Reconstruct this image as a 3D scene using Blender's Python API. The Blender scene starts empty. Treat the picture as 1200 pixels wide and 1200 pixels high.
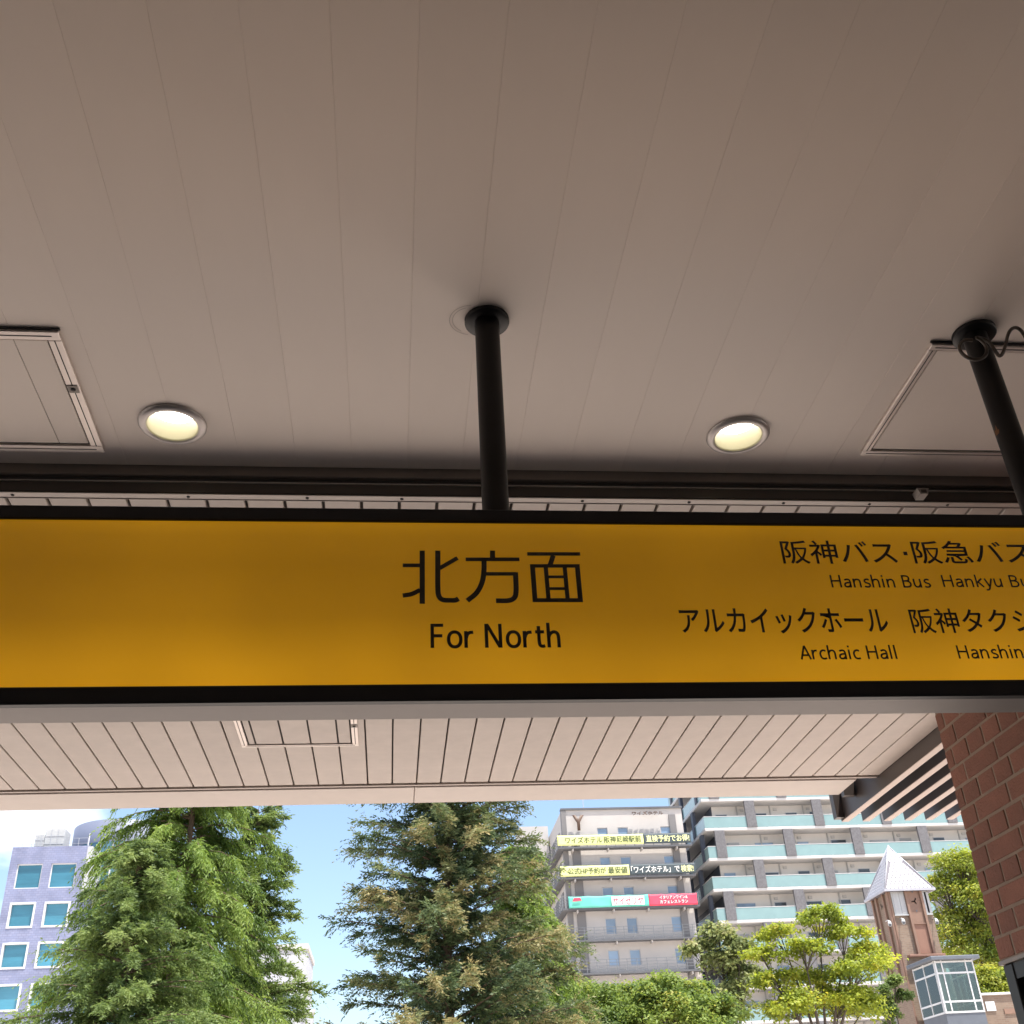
import bpy, math, random
import numpy as np
from mathutils import Matrix, Vector

SC = bpy.context.scene
COL = SC.collection
R = math.radians
EYE = 1.6                      # the photographer's eye above the paving

# ------------------------------------------------------------------ camera
YAW, PITCH, ROLL, FPX = 0.126422691, 0.54648878, -0.0563928573, 1270.44


def cam_axes():
    cy, sy, cp, sp = math.cos(YAW), math.sin(YAW), math.cos(PITCH), math.sin(PITCH)
    f = Vector((sy * cp, cy * cp, sp))
    r0 = Vector((cy, -sy, 0))
    u0 = r0.cross(f)
    c, s = math.cos(ROLL), math.sin(ROLL)
    return c * r0 + s * u0, -s * r0 + c * u0, f


CR, CU, CF = cam_axes()
cam = bpy.data.cameras.new('camera')
cam.sensor_width = 36.0
cam.lens = 36.0 * FPX / 1200.0
cam.clip_start = 0.05
cam.clip_end = 3000
cam_o = bpy.data.objects.new('camera', cam)
COL.objects.link(cam_o)
m = Matrix.Identity(4)
for i in range(3):
    m[i][0], m[i][1], m[i][2] = CR[i], CU[i], -CF[i]
m[2][3] = EYE
cam_o.matrix_world = m
SC.camera = cam_o

# ------------------------------------------------------------------ sky, sun, exposure
SUN_EL, SUN_AZ = R(70), R(134)          # high summer sun, behind the viewer's right shoulder
world = bpy.data.worlds.new('World')
SC.world = world
world.use_nodes = True
wn, wl = world.node_tree.nodes, world.node_tree.links
wn.clear()
w_out = wn.new('ShaderNodeOutputWorld')
w_bg = wn.new('ShaderNodeBackground')
w_bg.inputs['Strength'].default_value = 0.14
sky = wn.new('ShaderNodeTexSky')
sky.sky_type = 'NISHITA'
sky.sun_disc = False
sky.sun_elevation = SUN_EL
sky.sun_rotation = SUN_AZ
sky.air_density = 1.0
sky.dust_density = 1.6
sky.ozone_density = 1.4
tc = wn.new('ShaderNodeTexCoord')
mp = wn.new('ShaderNodeMapping')
mp.inputs['Scale'].default_value = (1.0, 1.0, 2.2)
mp.inputs['Location'].default_value = (1.8, 2.2, 0.2)
nz = wn.new('ShaderNodeTexNoise')
nz.inputs['Scale'].default_value = 2.1
nz.inputs['Detail'].default_value = 7
nz.inputs['Roughness'].default_value = 0.55
rp = wn.new('ShaderNodeValToRGB')
rp.color_ramp.elements[0].position = 0.50
rp.color_ramp.elements[1].position = 0.66
mx = wn.new('ShaderNodeMix')
mx.data_type = 'RGBA'
mx.inputs['B'].default_value = (9.0, 9.1, 9.4, 1)
wl.new(tc.outputs['Generated'], mp.inputs['Vector'])
wl.new(mp.outputs['Vector'], nz.inputs['Vector'])
wl.new(nz.outputs['Fac'], rp.inputs['Fac'])
wl.new(rp.outputs['Color'], mx.inputs['Factor'])
wl.new(sky.outputs['Color'], mx.inputs['A'])
wl.new(mx.outputs['Result'], w_bg.inputs['Color'])
wl.new(w_bg.outputs['Background'], w_out.inputs['Surface'])

sun = bpy.data.lights.new('sun', 'SUN')
sun.energy = 5.0
sun.angle = R(0.53)
sun.color = (1.0, 0.95, 0.87)
sun_o = bpy.data.objects.new('sun', sun)
COL.objects.link(sun_o)
sd = Vector((math.sin(SUN_AZ) * math.cos(SUN_EL), math.cos(SUN_AZ) * math.cos(SUN_EL), math.sin(SUN_EL)))
sun_o.rotation_euler = sd.to_track_quat('Z', 'Y').to_euler()
sun_o.location = sd * 60

SC.view_settings.view_transform = 'Standard'
SC.view_settings.look = 'None'
SC.view_settings.exposure = 0.98
SC.view_settings.gamma = 1.0
SC.view_settings.use_curve_mapping = False
SC.render.engine = 'CYCLES'
SC.cycles.max_bounces = 8
SC.cycles.diffuse_bounces = 5
SC.cycles.use_denoising = True

# ------------------------------------------------------------------ helpers


def at(px, py, Y):
    """A point on the plane y = Y along the sight line measured in the survey photograph."""
    d = CF + CR * ((px - 600) / FPX) + CU * ((600 - py) / FPX)
    d = d * (Y / d.y)
    return Vector((d.x, d.y, d.z + EYE))


def nodes_of(name):
    mt = bpy.data.materials.new(name)
    mt.use_nodes = True
    n = mt.node_tree.nodes
    return mt, n, mt.node_tree.links, n['Principled BSDF']


def mat(name, col, rough=0.6, metal=0.0, var=0.0, vscale=3.0, bump=0.0, bscale=40.0, objvar=0.0,
        spec=0.5, stretch=(1, 1, 1), coat=0.0):
    mt, n, l, b = nodes_of(name)
    b.inputs['Roughness'].default_value = rough
    b.inputs['Metallic'].default_value = metal
    b.inputs['Specular IOR Level'].default_value = spec
    b.inputs['Coat Weight'].default_value = coat
    src = None
    c = (*col, 1)
    b.inputs['Base Color'].default_value = c
    t = n.new('ShaderNodeTexCoord')
    mpn = n.new('ShaderNodeMapping')
    mpn.inputs['Scale'].default_value = stretch
    l.new(t.outputs['Object'], mpn.inputs['Vector'])
    if var > 0 or objvar > 0:
        hsv = n.new('ShaderNodeHueSaturation')
        hsv.inputs['Color'].default_value = c
        add = n.new('ShaderNodeMath')
        add.operation = 'ADD'
        if var > 0:
            x = n.new('ShaderNodeTexNoise')
            x.inputs['Scale'].default_value = vscale
            x.inputs['Detail'].default_value = 6
            x.inputs['Roughness'].default_value = 0.62
            l.new(mpn.outputs['Vector'], x.inputs['Vector'])
            mr = n.new('ShaderNodeMapRange')
            mr.inputs['From Min'].default_value = 0.25
            mr.inputs['From Max'].default_value = 0.75
            mr.inputs['To Min'].default_value = 1 - var
            mr.inputs['To Max'].default_value = 1 + var
            l.new(x.outputs['Fac'], mr.inputs['Value'])
            l.new(mr.outputs['Result'], add.inputs[0])
        else:
            add.inputs[0].default_value = 1.0
        if objvar > 0:
            oi = n.new('ShaderNodeObjectInfo')
            mr2 = n.new('ShaderNodeMapRange')
            mr2.inputs['To Min'].default_value = -objvar
            mr2.inputs['To Max'].default_value = objvar
            l.new(oi.outputs['Random'], mr2.inputs['Value'])
            l.new(mr2.outputs['Result'], add.inputs[1])
        else:
            add.inputs[1].default_value = 0.0
        l.new(add.outputs['Value'], hsv.inputs['Value'])
        l.new(hsv.outputs['Color'], b.inputs['Base Color'])
    if bump > 0:
        x = n.new('ShaderNodeTexNoise')
        x.inputs['Scale'].default_value = bscale
        x.inputs['Detail'].default_value = 5
        l.new(mpn.outputs['Vector'], x.inputs['Vector'])
        bp = n.new('ShaderNodeBump')
        bp.inputs['Strength'].default_value = bump
        bp.inputs['Distance'].default_value = 0.01
        l.new(x.outputs['Fac'], bp.inputs['Height'])
        l.new(bp.outputs['Normal'], b.inputs['Normal'])
    return mt


def emit(name, col, strength):
    mt, n, l, b = nodes_of(name)
    b.inputs['Base Color'].default_value = (*col, 1)
    b.inputs['Emission Color'].default_value = (*col, 1)
    b.inputs['Emission Strength'].default_value = strength
    return mt


def brick_mat(name, c1, c2, mortar, bw, bh, rough=0.85, msize=0.012, bump=0.3):
    """Small far-off masonry: a brick pattern on two wall directions."""
    mt, n, l, b = nodes_of(name)
    b.inputs['Roughness'].default_value = rough
    g = n.new('ShaderNodeNewGeometry')
    sp = n.new('ShaderNodeSeparateXYZ')
    t = n.new('ShaderNodeTexCoord')
    l.new(t.outputs['Object'], sp.inputs['Vector'])
    ad = n.new('ShaderNodeMath')
    ad.operation = 'ADD'
    l.new(sp.outputs['X'], ad.inputs[0])
    l.new(sp.outputs['Y'], ad.inputs[1])
    cb = n.new('ShaderNodeCombineXYZ')
    l.new(ad.outputs['Value'], cb.inputs['X'])
    l.new(sp.outputs['Z'], cb.inputs['Y'])
    bt = n.new('ShaderNodeTexBrick')
    bt.inputs['Color1'].default_value = (*c1, 1)
    bt.inputs['Color2'].default_value = (*c2, 1)
    bt.inputs['Mortar'].default_value = (*mortar, 1)
    bt.inputs['Scale'].default_value = 1.0
    bt.inputs['Brick Width'].default_value = bw
    bt.inputs['Row Height'].default_value = bh
    bt.inputs['Mortar Size'].default_value = msize
    l.new(cb.outputs['Vector'], bt.inputs['Vector'])
    nzn = n.new('ShaderNodeTexNoise')
    nzn.inputs['Scale'].default_value = 0.7
    nzn.inputs['Detail'].default_value = 6
    l.new(t.outputs['Object'], nzn.inputs['Vector'])
    mr = n.new('ShaderNodeMapRange')
    mr.inputs['From Min'].default_value = 0.3
    mr.inputs['From Max'].default_value = 0.7
    mr.inputs['To Min'].default_value = 0.84
    mr.inputs['To Max'].default_value = 1.12
    l.new(nzn.outputs['Fac'], mr.inputs['Value'])
    hs = n.new('ShaderNodeHueSaturation')
    l.new(bt.outputs['Color'], hs.inputs['Color'])
    l.new(mr.outputs['Result'], hs.inputs['Value'])
    l.new(hs.outputs['Color'], b.inputs['Base Color'])
    return mt


def leaf_mat(name, c_dark, c_light, c_tip, trans=0.35):
    """Leaf colours picked per spray by the 'tint' attribute (old, fresh and tan foliage)."""
    mt, n, l, b = nodes_of(name)
    a = n.new('ShaderNodeAttribute')
    a.attribute_name = 'tint'
    r = n.new('ShaderNodeValToRGB')
    e = r.color_ramp.elements
    e[0].position = 0.0
    e[0].color = (*c_dark, 1)
    e[1].position = 1.0
    e[1].color = (*c_tip, 1)
    x = e.new(0.6)
    x.color = (*c_light, 1)
    l.new(a.outputs['Fac'], r.inputs['Fac'])
    l.new(r.outputs['Color'], b.inputs['Base Color'])
    b.inputs['Roughness'].default_value = 0.55
    b.inputs['Specular IOR Level'].default_value = 0.3
    tr = n.new('ShaderNodeBsdfTranslucent')
    hs = n.new('ShaderNodeHueSaturation')
    hs.inputs['Hue'].default_value = 0.485
    hs.inputs['Saturation'].default_value = 1.1
    hs.inputs['Value'].default_value = 1.5
    l.new(r.outputs['Color'], hs.inputs['Color'])
    l.new(hs.outputs['Color'], tr.inputs['Color'])
    ms = n.new('ShaderNodeMixShader')
    ms.inputs['Fac'].default_value = trans
    l.new(b.outputs['BSDF'], ms.inputs[1])
    l.new(tr.outputs['BSDF'], ms.inputs[2])
    l.new(ms.outputs['Shader'], n['Material Output'].inputs['Surface'])
    return mt


def tag(o, label=None, cat=None, group=None, kind=None):
    if label:
        o['label'] = label
    if cat:
        o['category'] = cat
    if group:
        o['group'] = group
    if kind:
        o['kind'] = kind
    return o


def thing(name, loc, label, cat, group=None, kind=None):
    o = bpy.data.objects.new(name, None)
    o.empty_display_size = 0.3
    o.location = loc
    COL.objects.link(o)
    return tag(o, label, cat, group, kind)


def wloc(o):
    p = Vector((0, 0, 0))
    while o is not None:
        p = p + Vector(o.location)
        o = o.parent
    return p


def link(name, me, material, parent=None, loc=None):
    """Link mesh data; loc is a world position."""
    o = bpy.data.objects.new(name, me)
    COL.objects.link(o)
    if material is not None and len(me.materials) == 0:
        me.materials.append(material)
    if parent is not None:
        o.parent = parent
        o.location = (Vector(loc) if loc is not None else Vector((0, 0, 0))) - wloc(parent) if loc is not None else (0, 0, 0)
    elif loc is not None:
        o.location = loc
    return o


class MB:
    """Collects boxes, prisms, tubes and rings in world coordinates, built as one mesh."""

    def __init__(s):
        s.v, s.f, s.sm = [], [], []

    def add(s, vs, fs, smooth=False):
        k = len(s.v)
        s.v += [tuple(x) for x in vs]
        s.f += [tuple(i + k for i in q) for q in fs]
        s.sm += [smooth] * len(fs)
        return s

    def box(s, x0, x1, y0, y1, z0, z1):
        vs = [(x, y, z) for z in (z0, z1) for y in (y0, y1) for x in (x0, x1)]
        return s.add(vs, [(0, 2, 3, 1), (4, 5, 7, 6), (0, 1, 5, 4), (2, 6, 7, 3), (0, 4, 6, 2), (1, 3, 7, 5)])

    def bev(s, x0, x1, y0, y1, z0, z1, b):
        """Box with chamfered edges."""
        xs, ys, zs = (x0, x1), (y0, y1), (z0, z1)
        idx, vs = {}, []
        for i in (0, 1):
            for j in (0, 1):
                for k in (0, 1):
                    sx, sy, sz = (1, -1)[i], (1, -1)[j], (1, -1)[k]
                    for a in range(3):
                        p = [xs[i] + sx * b, ys[j] + sy * b, zs[k] + sz * b]
                        p[a] = (xs[i], ys[j], zs[k])[a]
                        idx[i, j, k, a] = len(vs)
                        vs.append(p)
        fs = []
        for i in (0, 1):
            q = [idx[i, 0, 0, 0], idx[i, 1, 0, 0], idx[i, 1, 1, 0], idx[i, 0, 1, 0]]
            fs.append(q if i else q[::-1])
            q = [idx[0, i, 0, 1], idx[0, i, 1, 1], idx[1, i, 1, 1], idx[1, i, 0, 1]]
            fs.append(q if i else q[::-1])
            q = [idx[0, 0, i, 2], idx[1, 0, i, 2], idx[1, 1, i, 2], idx[0, 1, i, 2]]
            fs.append(q if i else q[::-1])
        for i in (0, 1):
            for j in (0, 1):
                q = [idx[i, j, 0, 0], idx[i, j, 0, 1], idx[i, j, 1, 1], idx[i, j, 1, 0]]
                fs.append(q if i == j else q[::-1])
                q = [idx[i, 0, j, 0], idx[i, 0, j, 2], idx[i, 1, j, 2], idx[i, 1, j, 0]]
                fs.append(q[::-1] if i == j else q)
                q = [idx[0, i, j, 1], idx[0, i, j, 2], idx[1, i, j, 2], idx[1, i, j, 1]]
                fs.append(q if i == j else q[::-1])
        for i in (0, 1):
            for j in (0, 1):
                for k in (0, 1):
                    q = [idx[i, j, k, 0], idx[i, j, k, 1], idx[i, j, k, 2]]
                    fs.append(q if (i + j + k) % 2 == 1 else q[::-1])
        return s.add(vs, fs)

    def tube(s, pts, rad, n=8, cap=True):
        pts = [Vector(p) for p in pts]
        if not hasattr(rad, '__len__'):
            rad = [rad] * len(pts)
        vs, fs = [], []
        up = None
        for i, p in enumerate(pts):
            d = (pts[min(i + 1, len(pts) - 1)] - pts[max(i - 1, 0)]).normalized()
            if up is None:
                up = d.orthogonal().normalized()
            up = (up - d * up.dot(d)).normalized()
            w = d.cross(up)
            for k in range(n):
                a = 2 * math.pi * k / n
                vs.append(p + (up * math.cos(a) + w * math.sin(a)) * rad[i])
        for i in range(len(pts) - 1):
            for k in range(n):
                fs.append((i * n + k, i * n + (k + 1) % n, (i + 1) * n + (k + 1) % n, (i + 1) * n + k))
        s.add(vs, fs, True)
        if cap:
            k0 = len(s.v) - len(vs)
            s.f.append(tuple(k0 + k for k in range(n))[::-1])
            s.f.append(tuple(k0 + (len(pts) - 1) * n + k for k in range(n)))
            s.sm += [False, False]
        return s

    def lathe(s, cx, cy, prof, n=48, smooth=True):
        """Surface of revolution about a vertical axis; prof = [(r, z), ...]."""
        vs, fs = [], []
        for r, z in prof:
            for k in range(n):
                a = 2 * math.pi * k / n
                vs.append((cx + r * math.cos(a), cy + r * math.sin(a), z))
        for i in range(len(prof) - 1):
            for k in range(n):
                fs.append((i * n + k, i * n + (k + 1) % n, (i + 1) * n + (k + 1) % n, (i + 1) * n + k))
        return s.add(vs, fs, smooth)

    def mesh(s, name, off=(0, 0, 0)):
        me = bpy.data.meshes.new(name)
        me.from_pydata([(x - off[0], y - off[1], z - off[2]) for x, y, z in s.v], [], s.f)
        me.polygons.foreach_set('use_smooth', s.sm)
        me.update()
        return me

    def build(s, name, material, parent=None):
        off = wloc(parent) if parent is not None else (0, 0, 0)
        return link(name, s.mesh(name, off), material, parent)


def boxpart(name, material, parent, *a, bev=0.0):
    return (MB().bev(*a, bev) if bev else MB().box(*a)).build(name, material, parent)


def text_part(name, s, material, parent, x0, x1, z0, z1, Y, offset=0.0, fit_width=True):
    """Flat lettering on the plane y = Y, filling the given box."""
    cu = bpy.data.curves.new(name, 'FONT')
    cu.body = s
    cu.offset = offset
    cu.resolution_u = 4
    o = bpy.data.objects.new('tmp', cu)
    COL.objects.link(o)
    dg = bpy.context.evaluated_depsgraph_get()
    dg.update()
    me = bpy.data.meshes.new_from_object(o.evaluated_get(dg))
    bpy.data.objects.remove(o)
    n = len(me.vertices)
    co = np.empty(n * 3)
    me.vertices.foreach_get('co', co)
    co = co.reshape(-1, 3)
    lo, hi = co.min(0), co.max(0)
    off = wloc(parent)
    out = np.zeros_like(co)
    out[:, 0] = x0 + (co[:, 0] - lo[0]) / (hi[0] - lo[0]) * (x1 - x0) - off[0]
    out[:, 2] = z0 + (co[:, 1] - lo[1]) / (hi[1] - lo[1]) * (z1 - z0) - off[2]
    out[:, 1] = Y - off[1]
    me.vertices.foreach_set('co', out.ravel())
    me.materials.clear()
    me.update()
    me.name = name
    return link(name, me, material, parent)


rng = np.random.default_rng(7)
random.seed(5)

# ------------------------------------------------------------------ materials
M = {}
M['paving'] = mat('paving', (0.62, 0.53, 0.46), 0.9, var=0.12, vscale=0.6)
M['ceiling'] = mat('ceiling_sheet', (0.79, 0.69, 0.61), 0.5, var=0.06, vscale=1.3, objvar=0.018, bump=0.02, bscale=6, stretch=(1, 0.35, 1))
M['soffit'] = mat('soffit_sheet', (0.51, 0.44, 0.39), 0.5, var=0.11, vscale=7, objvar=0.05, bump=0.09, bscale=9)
M['trim'] = mat('trim_aluminium', (0.50, 0.43, 0.38), 0.42, var=0.06, vscale=9, metal=0.0)
M['frame_alu'] = mat('hatch_aluminium', (0.68, 0.6, 0.55), 0.35, metal=0.3, var=0.05, vscale=14)
M['void'] = mat('ceiling_void', (0.035, 0.03, 0.028), 0.9)
M['roof'] = mat('roof_deck', (0.3, 0.3, 0.29), 0.9, var=0.1)
M['dark_steel'] = mat('dark_steel', (0.008, 0.007, 0.007), 0.4, var=0.15, vscale=12, spec=0.25)
M['dark_beam'] = mat('dark_beam', (0.05, 0.038, 0.03), 0.22, var=0.2, vscale=6, stretch=(0.3, 1, 1))
M['beam_grey'] = mat('beam_grey', (0.2, 0.165, 0.14), 0.5, var=0.15, vscale=6)
M['sign_case'] = mat('sign_case', (0.011, 0.010, 0.012), 0.42, var=0.1, vscale=10, spec=0.3)
M['sign_under'] = mat('sign_under', (0.27, 0.235, 0.215), 0.45, var=0.08, vscale=5, metal=0.2)
M['ink'] = mat('sign_ink', (0.016, 0.011, 0.008), 0.45)
M['ring'] = mat('downlight_ring', (0.5, 0.46, 0.44), 0.4, metal=0.4)
M['reflector'] = mat('downlight_reflector', (0.33, 0.30, 0.20), 0.4)
M['lamp'] = emit('downlight_lamp', (1.0, 0.95, 0.82), 5.0)
M['rubber'] = mat('cable_rubber', (0.05, 0.036, 0.026), 0.45, var=0.2, vscale=30)
M['rust'] = mat('rust', (0.16, 0.07, 0.03), 0.9, var=0.3, vscale=60)
M['mortar'] = mat('mortar', (0.24, 0.175, 0.13), 0.95, var=0.15, vscale=20, bump=0.3, bscale=160)
M['brick'] = mat('brick', (0.19, 0.075, 0.046), 0.85, var=0.2, vscale=9, objvar=0.14, bump=0.5, bscale=120)
M['beam_pale'] = mat('sensor_plastic', (0.3, 0.26, 0.23), 0.5)
M['fin'] = mat('fin_bronze', (0.058, 0.044, 0.038), 0.4, metal=0.2, var=0.1)
M['fin_edge'] = mat('fin_edge', (0.62, 0.5, 0.44), 0.5)

# sign face: translucent yellow acrylic, lit faintly from inside by tubes along its edges
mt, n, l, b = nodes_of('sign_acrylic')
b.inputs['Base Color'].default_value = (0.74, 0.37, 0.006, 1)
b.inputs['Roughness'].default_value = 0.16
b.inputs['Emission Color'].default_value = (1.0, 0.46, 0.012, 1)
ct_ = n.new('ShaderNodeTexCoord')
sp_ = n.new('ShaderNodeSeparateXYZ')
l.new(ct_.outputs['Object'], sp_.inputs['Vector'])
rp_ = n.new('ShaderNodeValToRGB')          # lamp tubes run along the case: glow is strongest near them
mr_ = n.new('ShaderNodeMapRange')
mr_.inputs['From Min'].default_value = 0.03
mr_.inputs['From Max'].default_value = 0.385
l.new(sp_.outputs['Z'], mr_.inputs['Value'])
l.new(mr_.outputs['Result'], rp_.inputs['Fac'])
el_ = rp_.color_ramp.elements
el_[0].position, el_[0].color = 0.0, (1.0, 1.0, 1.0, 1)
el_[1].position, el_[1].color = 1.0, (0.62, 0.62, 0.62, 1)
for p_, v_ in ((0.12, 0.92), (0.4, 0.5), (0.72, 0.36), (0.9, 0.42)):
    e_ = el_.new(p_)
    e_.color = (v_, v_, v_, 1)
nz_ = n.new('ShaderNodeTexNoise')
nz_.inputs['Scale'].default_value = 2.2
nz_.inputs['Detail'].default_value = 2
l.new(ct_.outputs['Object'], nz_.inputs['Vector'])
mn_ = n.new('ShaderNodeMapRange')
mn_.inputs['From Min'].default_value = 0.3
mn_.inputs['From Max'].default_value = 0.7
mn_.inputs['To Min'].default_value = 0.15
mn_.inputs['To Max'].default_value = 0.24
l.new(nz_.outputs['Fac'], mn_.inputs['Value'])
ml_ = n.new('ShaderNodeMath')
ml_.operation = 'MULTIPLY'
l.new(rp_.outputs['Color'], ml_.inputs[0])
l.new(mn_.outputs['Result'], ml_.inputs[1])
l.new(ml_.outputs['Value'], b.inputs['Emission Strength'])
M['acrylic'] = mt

# ------------------------------------------------------------------ ground
g = MB().box(-600, 600, -300, 900, -0.5, 0.0).build('ground', M['paving'])
tag(g, kind='structure')
M['dark_floor'] = mat('dark_floor', (0.15, 0.135, 0.12), 0.6, var=0.12, vscale=2)
fl = MB().box(-14, 14, -4.5, 4.9, 0.0, 0.012).build('unseen_floor', M['dark_floor'])  # unseen dark floor added so the ceiling takes its light from the plaza
tag(fl, kind='structure')

# ------------------------------------------------------------------ canopy: ceiling, soffit, edge
ZC = EYE + 1.70          # ceiling
ZA = EYE + 1.620         # soffit behind the beam
ZB = EYE + 1.475         # outer soffit
roof = MB()
roof.box(-14, 14, -4.5, 2.62, ZC + 0.075, ZC + 0.7)
roof.box(-14, 14, 2.62, 3.57, ZC + 0.075, ZC + 0.7)
roof.box(-14, 2.2, 3.57, 4.9, ZC + 0.075, ZC + 0.7)
ceil = roof.build('ceiling', M['roof'])
tag(ceil, kind='structure')
boxpart('void_lining', M['void'], ceil, -14, 14, -4.5, 2.6, ZC + 0.058, ZC + 0.072)
PW, PX0 = 0.152, 0.034
pm = MB().bev(0.00005, PW - 0.00005, -4.5, 2.545, 0, 0.012, 0.0008).mesh('panel')
pm.materials.append(M['ceiling'])
DL = [(-0.338 * 1.7, 1.383 * 1.7), (0.551 * 1.7, 1.386 * 1.7)]      # downlight centres


def with_holes(me, x, holes):
    """The same sheet with round lamp openings cut out of it."""
    a = bpy.data.objects.new('sheet', me.copy())
    COL.objects.link(a)
    tmp = []
    for (hx, hy) in holes:
        c = MB()
        n_ = 40
        ring = [(hx - x + 0.068 * math.cos(2 * math.pi * q / n_), hy + 0.068 * math.sin(2 * math.pi * q / n_)) for q in range(n_)]
        c.add([(p, q, -0.05) for p, q in ring] + [(p, q, 0.05) for p, q in ring],
              [tuple(range(n_))[::-1], tuple(range(n_, 2 * n_))] + [(q, (q + 1) % n_, n_ + (q + 1) % n_, n_ + q) for q in range(n_)])
        co = bpy.data.objects.new('cut', c.mesh('cut'))
        COL.objects.link(co)
        md = a.modifiers.new('b', 'BOOLEAN')
        md.operation = 'DIFFERENCE'
        md.object = co
        tmp.append(co)
    dg = bpy.context.evaluated_depsgraph_get()
    out = bpy.data.meshes.new_from_object(a.evaluated_get(dg))
    for q in [a] + tmp:
        bpy.data.objects.remove(q)
    return out


for k in range(-26, 27):
    x = PX0 + k * PW
    hs = [h for h in DL if x - 0.07 < h[0] < x + PW + 0.07]
    link('panel', with_holes(pm, x, hs) if hs else pm, None, ceil, (x, 0, ZC))

sof = MB()
sof.box(-14, 2.2, 2.59, 3.3, ZA + 0.02, ZA + 0.06)
sof.box(-14, 2.222, 3.3, 4.72, ZB + 0.02, ZB + 0.06)
sof.box(-14, 2.2, 3.3, 3.32, ZB + 0.06, ZA + 0.09)
soffit = sof.build('soffit', mat('soffit_recess', (0.10, 0.078, 0.066), 0.8))
tag(soffit, kind='structure')
SW = 0.1058
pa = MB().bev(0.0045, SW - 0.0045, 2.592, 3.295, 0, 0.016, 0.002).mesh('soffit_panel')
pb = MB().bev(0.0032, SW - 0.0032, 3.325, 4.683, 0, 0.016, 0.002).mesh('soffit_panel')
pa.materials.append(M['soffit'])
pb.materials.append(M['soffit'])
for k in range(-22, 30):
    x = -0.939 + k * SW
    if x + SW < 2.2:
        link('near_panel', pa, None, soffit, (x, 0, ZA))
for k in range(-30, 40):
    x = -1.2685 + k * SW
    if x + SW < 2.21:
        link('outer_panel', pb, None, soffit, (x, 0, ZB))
        xe = x + SW
boxpart('outer_panel', M['soffit'], soffit, xe + 0.0032, 2.2235, 3.6, 4.683, ZB, ZB + 0.016, bev=0.002)
# edge trim of the canopy
edge = thing('canopy_edge', (0, 4.8, ZB), 'long pinkish metal edge trim along the outer rim of the canopy', 'edge trim')
boxpart('trim_lip', M['trim'], edge, -14, 2.222, 4.697, 4.716, ZB - 0.004, ZB + 0.05, bev=0.002)
joints = [-14, -3.1, 0.1, 2.13]
for a, b_ in zip(joints[:-1], joints[1:]):
    boxpart('trim_board', M['trim'], edge, a + 0.001, b_ - 0.001, 4.721, 4.955, ZB - 0.008, ZB + 0.52, bev=0.003)

# inspection hatches


def hatch(x0, x1, y0, y1, z, label, seams, frame_w=0.03, latch=None, group='ceiling inspection hatches'):
    h = thing('inspection_hatch', ((x0 + x1) / 2, (y0 + y1) / 2, z), label, 'hatch', group)
    a = frame_w
    for q, (xa, xb, ya, yb) in enumerate(((x0, x1, y0, y0 + a), (x0, x1, y1 - a, y1),
                                          (x0, x0 + a, y0 + a, y1 - a), (x1 - a, x1, y0 + a, y1 - a))):
        fr = boxpart('frame_rail', M['frame_alu'], h, xa, xb, ya, yb, z - 0.009, z - 0.0005, bev=0.0015)
        if q < 2:
            boxpart('groove', M['void'], fr, xa + a * 0.6, xb - a * 0.6, (ya + yb) / 2 - 0.0015, (ya + yb) / 2 + 0.0015, z - 0.0096, z - 0.0088)
        else:
            boxpart('groove', M['void'], fr, (xa + xb) / 2 - 0.0012, (xa + xb) / 2 + 0.0012, ya, yb, z - 0.0096, z - 0.0088)
    boxpart('shadow_gap', M['void'], h, x0 - 0.004, x1 + 0.004, y0 - 0.006, y0, z - 0.004, z - 0.0004)
    boxpart('inner_gap', M['void'], h, x0 + a, x1 - a, y0 + a, y1 - a, z - 0.0022, z - 0.0006)
    cuts = [x0 + a + 0.003] + [s for s in seams if x0 + a + 0.01 < s < x1 - a - 0.01] + [x1 - a - 0.003]
    g_ = 0.0008 if z > ZC - 0.1 else 0.0035
    for p, q in zip(cuts[:-1], cuts[1:]):
        boxpart('door_panel', M['ceiling'] if z > ZC - 0.05 else M['soffit'], h, p + g_, q - g_, y0 + a + 0.003, y1 - a - 0.008, z - 0.0065, z - 0.0024, bev=0.001)
    if latch:
        lx, ly = latch
        lp = boxpart('latch', M['beam_grey'], h, lx - 0.012, lx + 0.012, ly - 0.014, ly + 0.014, z - 0.0108, z - 0.0092)
        MB().lathe(lx, ly, [(0.0001, z - 0.0122), (0.006, z - 0.0122), (0.006, z - 0.0108)], 12).build('keyhole', M['void'], lp)
    return h


seams = [PX0 + k * PW for k in range(-30, 30)]
hatch(-1.255, -0.770, 1.990, 2.475, ZC, 'square metal hatch in the ceiling with a dark latch, left of the downlights', seams, latch=(-0.786, 2.20))
hatch(1.314, 1.80, 1.950, 2.432, ZC, 'plain square hatch in the ceiling behind the right hanging post', [], frame_w=0.022, latch=(1.62, 1.961))
hatch(-0.583, -0.132, 3.722, 4.172, ZB, 'small hatch set in the slatted outer soffit below the sign', [-1.2685 + k * SW for k in range(30)], frame_w=0.024, latch=(-0.144, 3.945))

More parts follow.
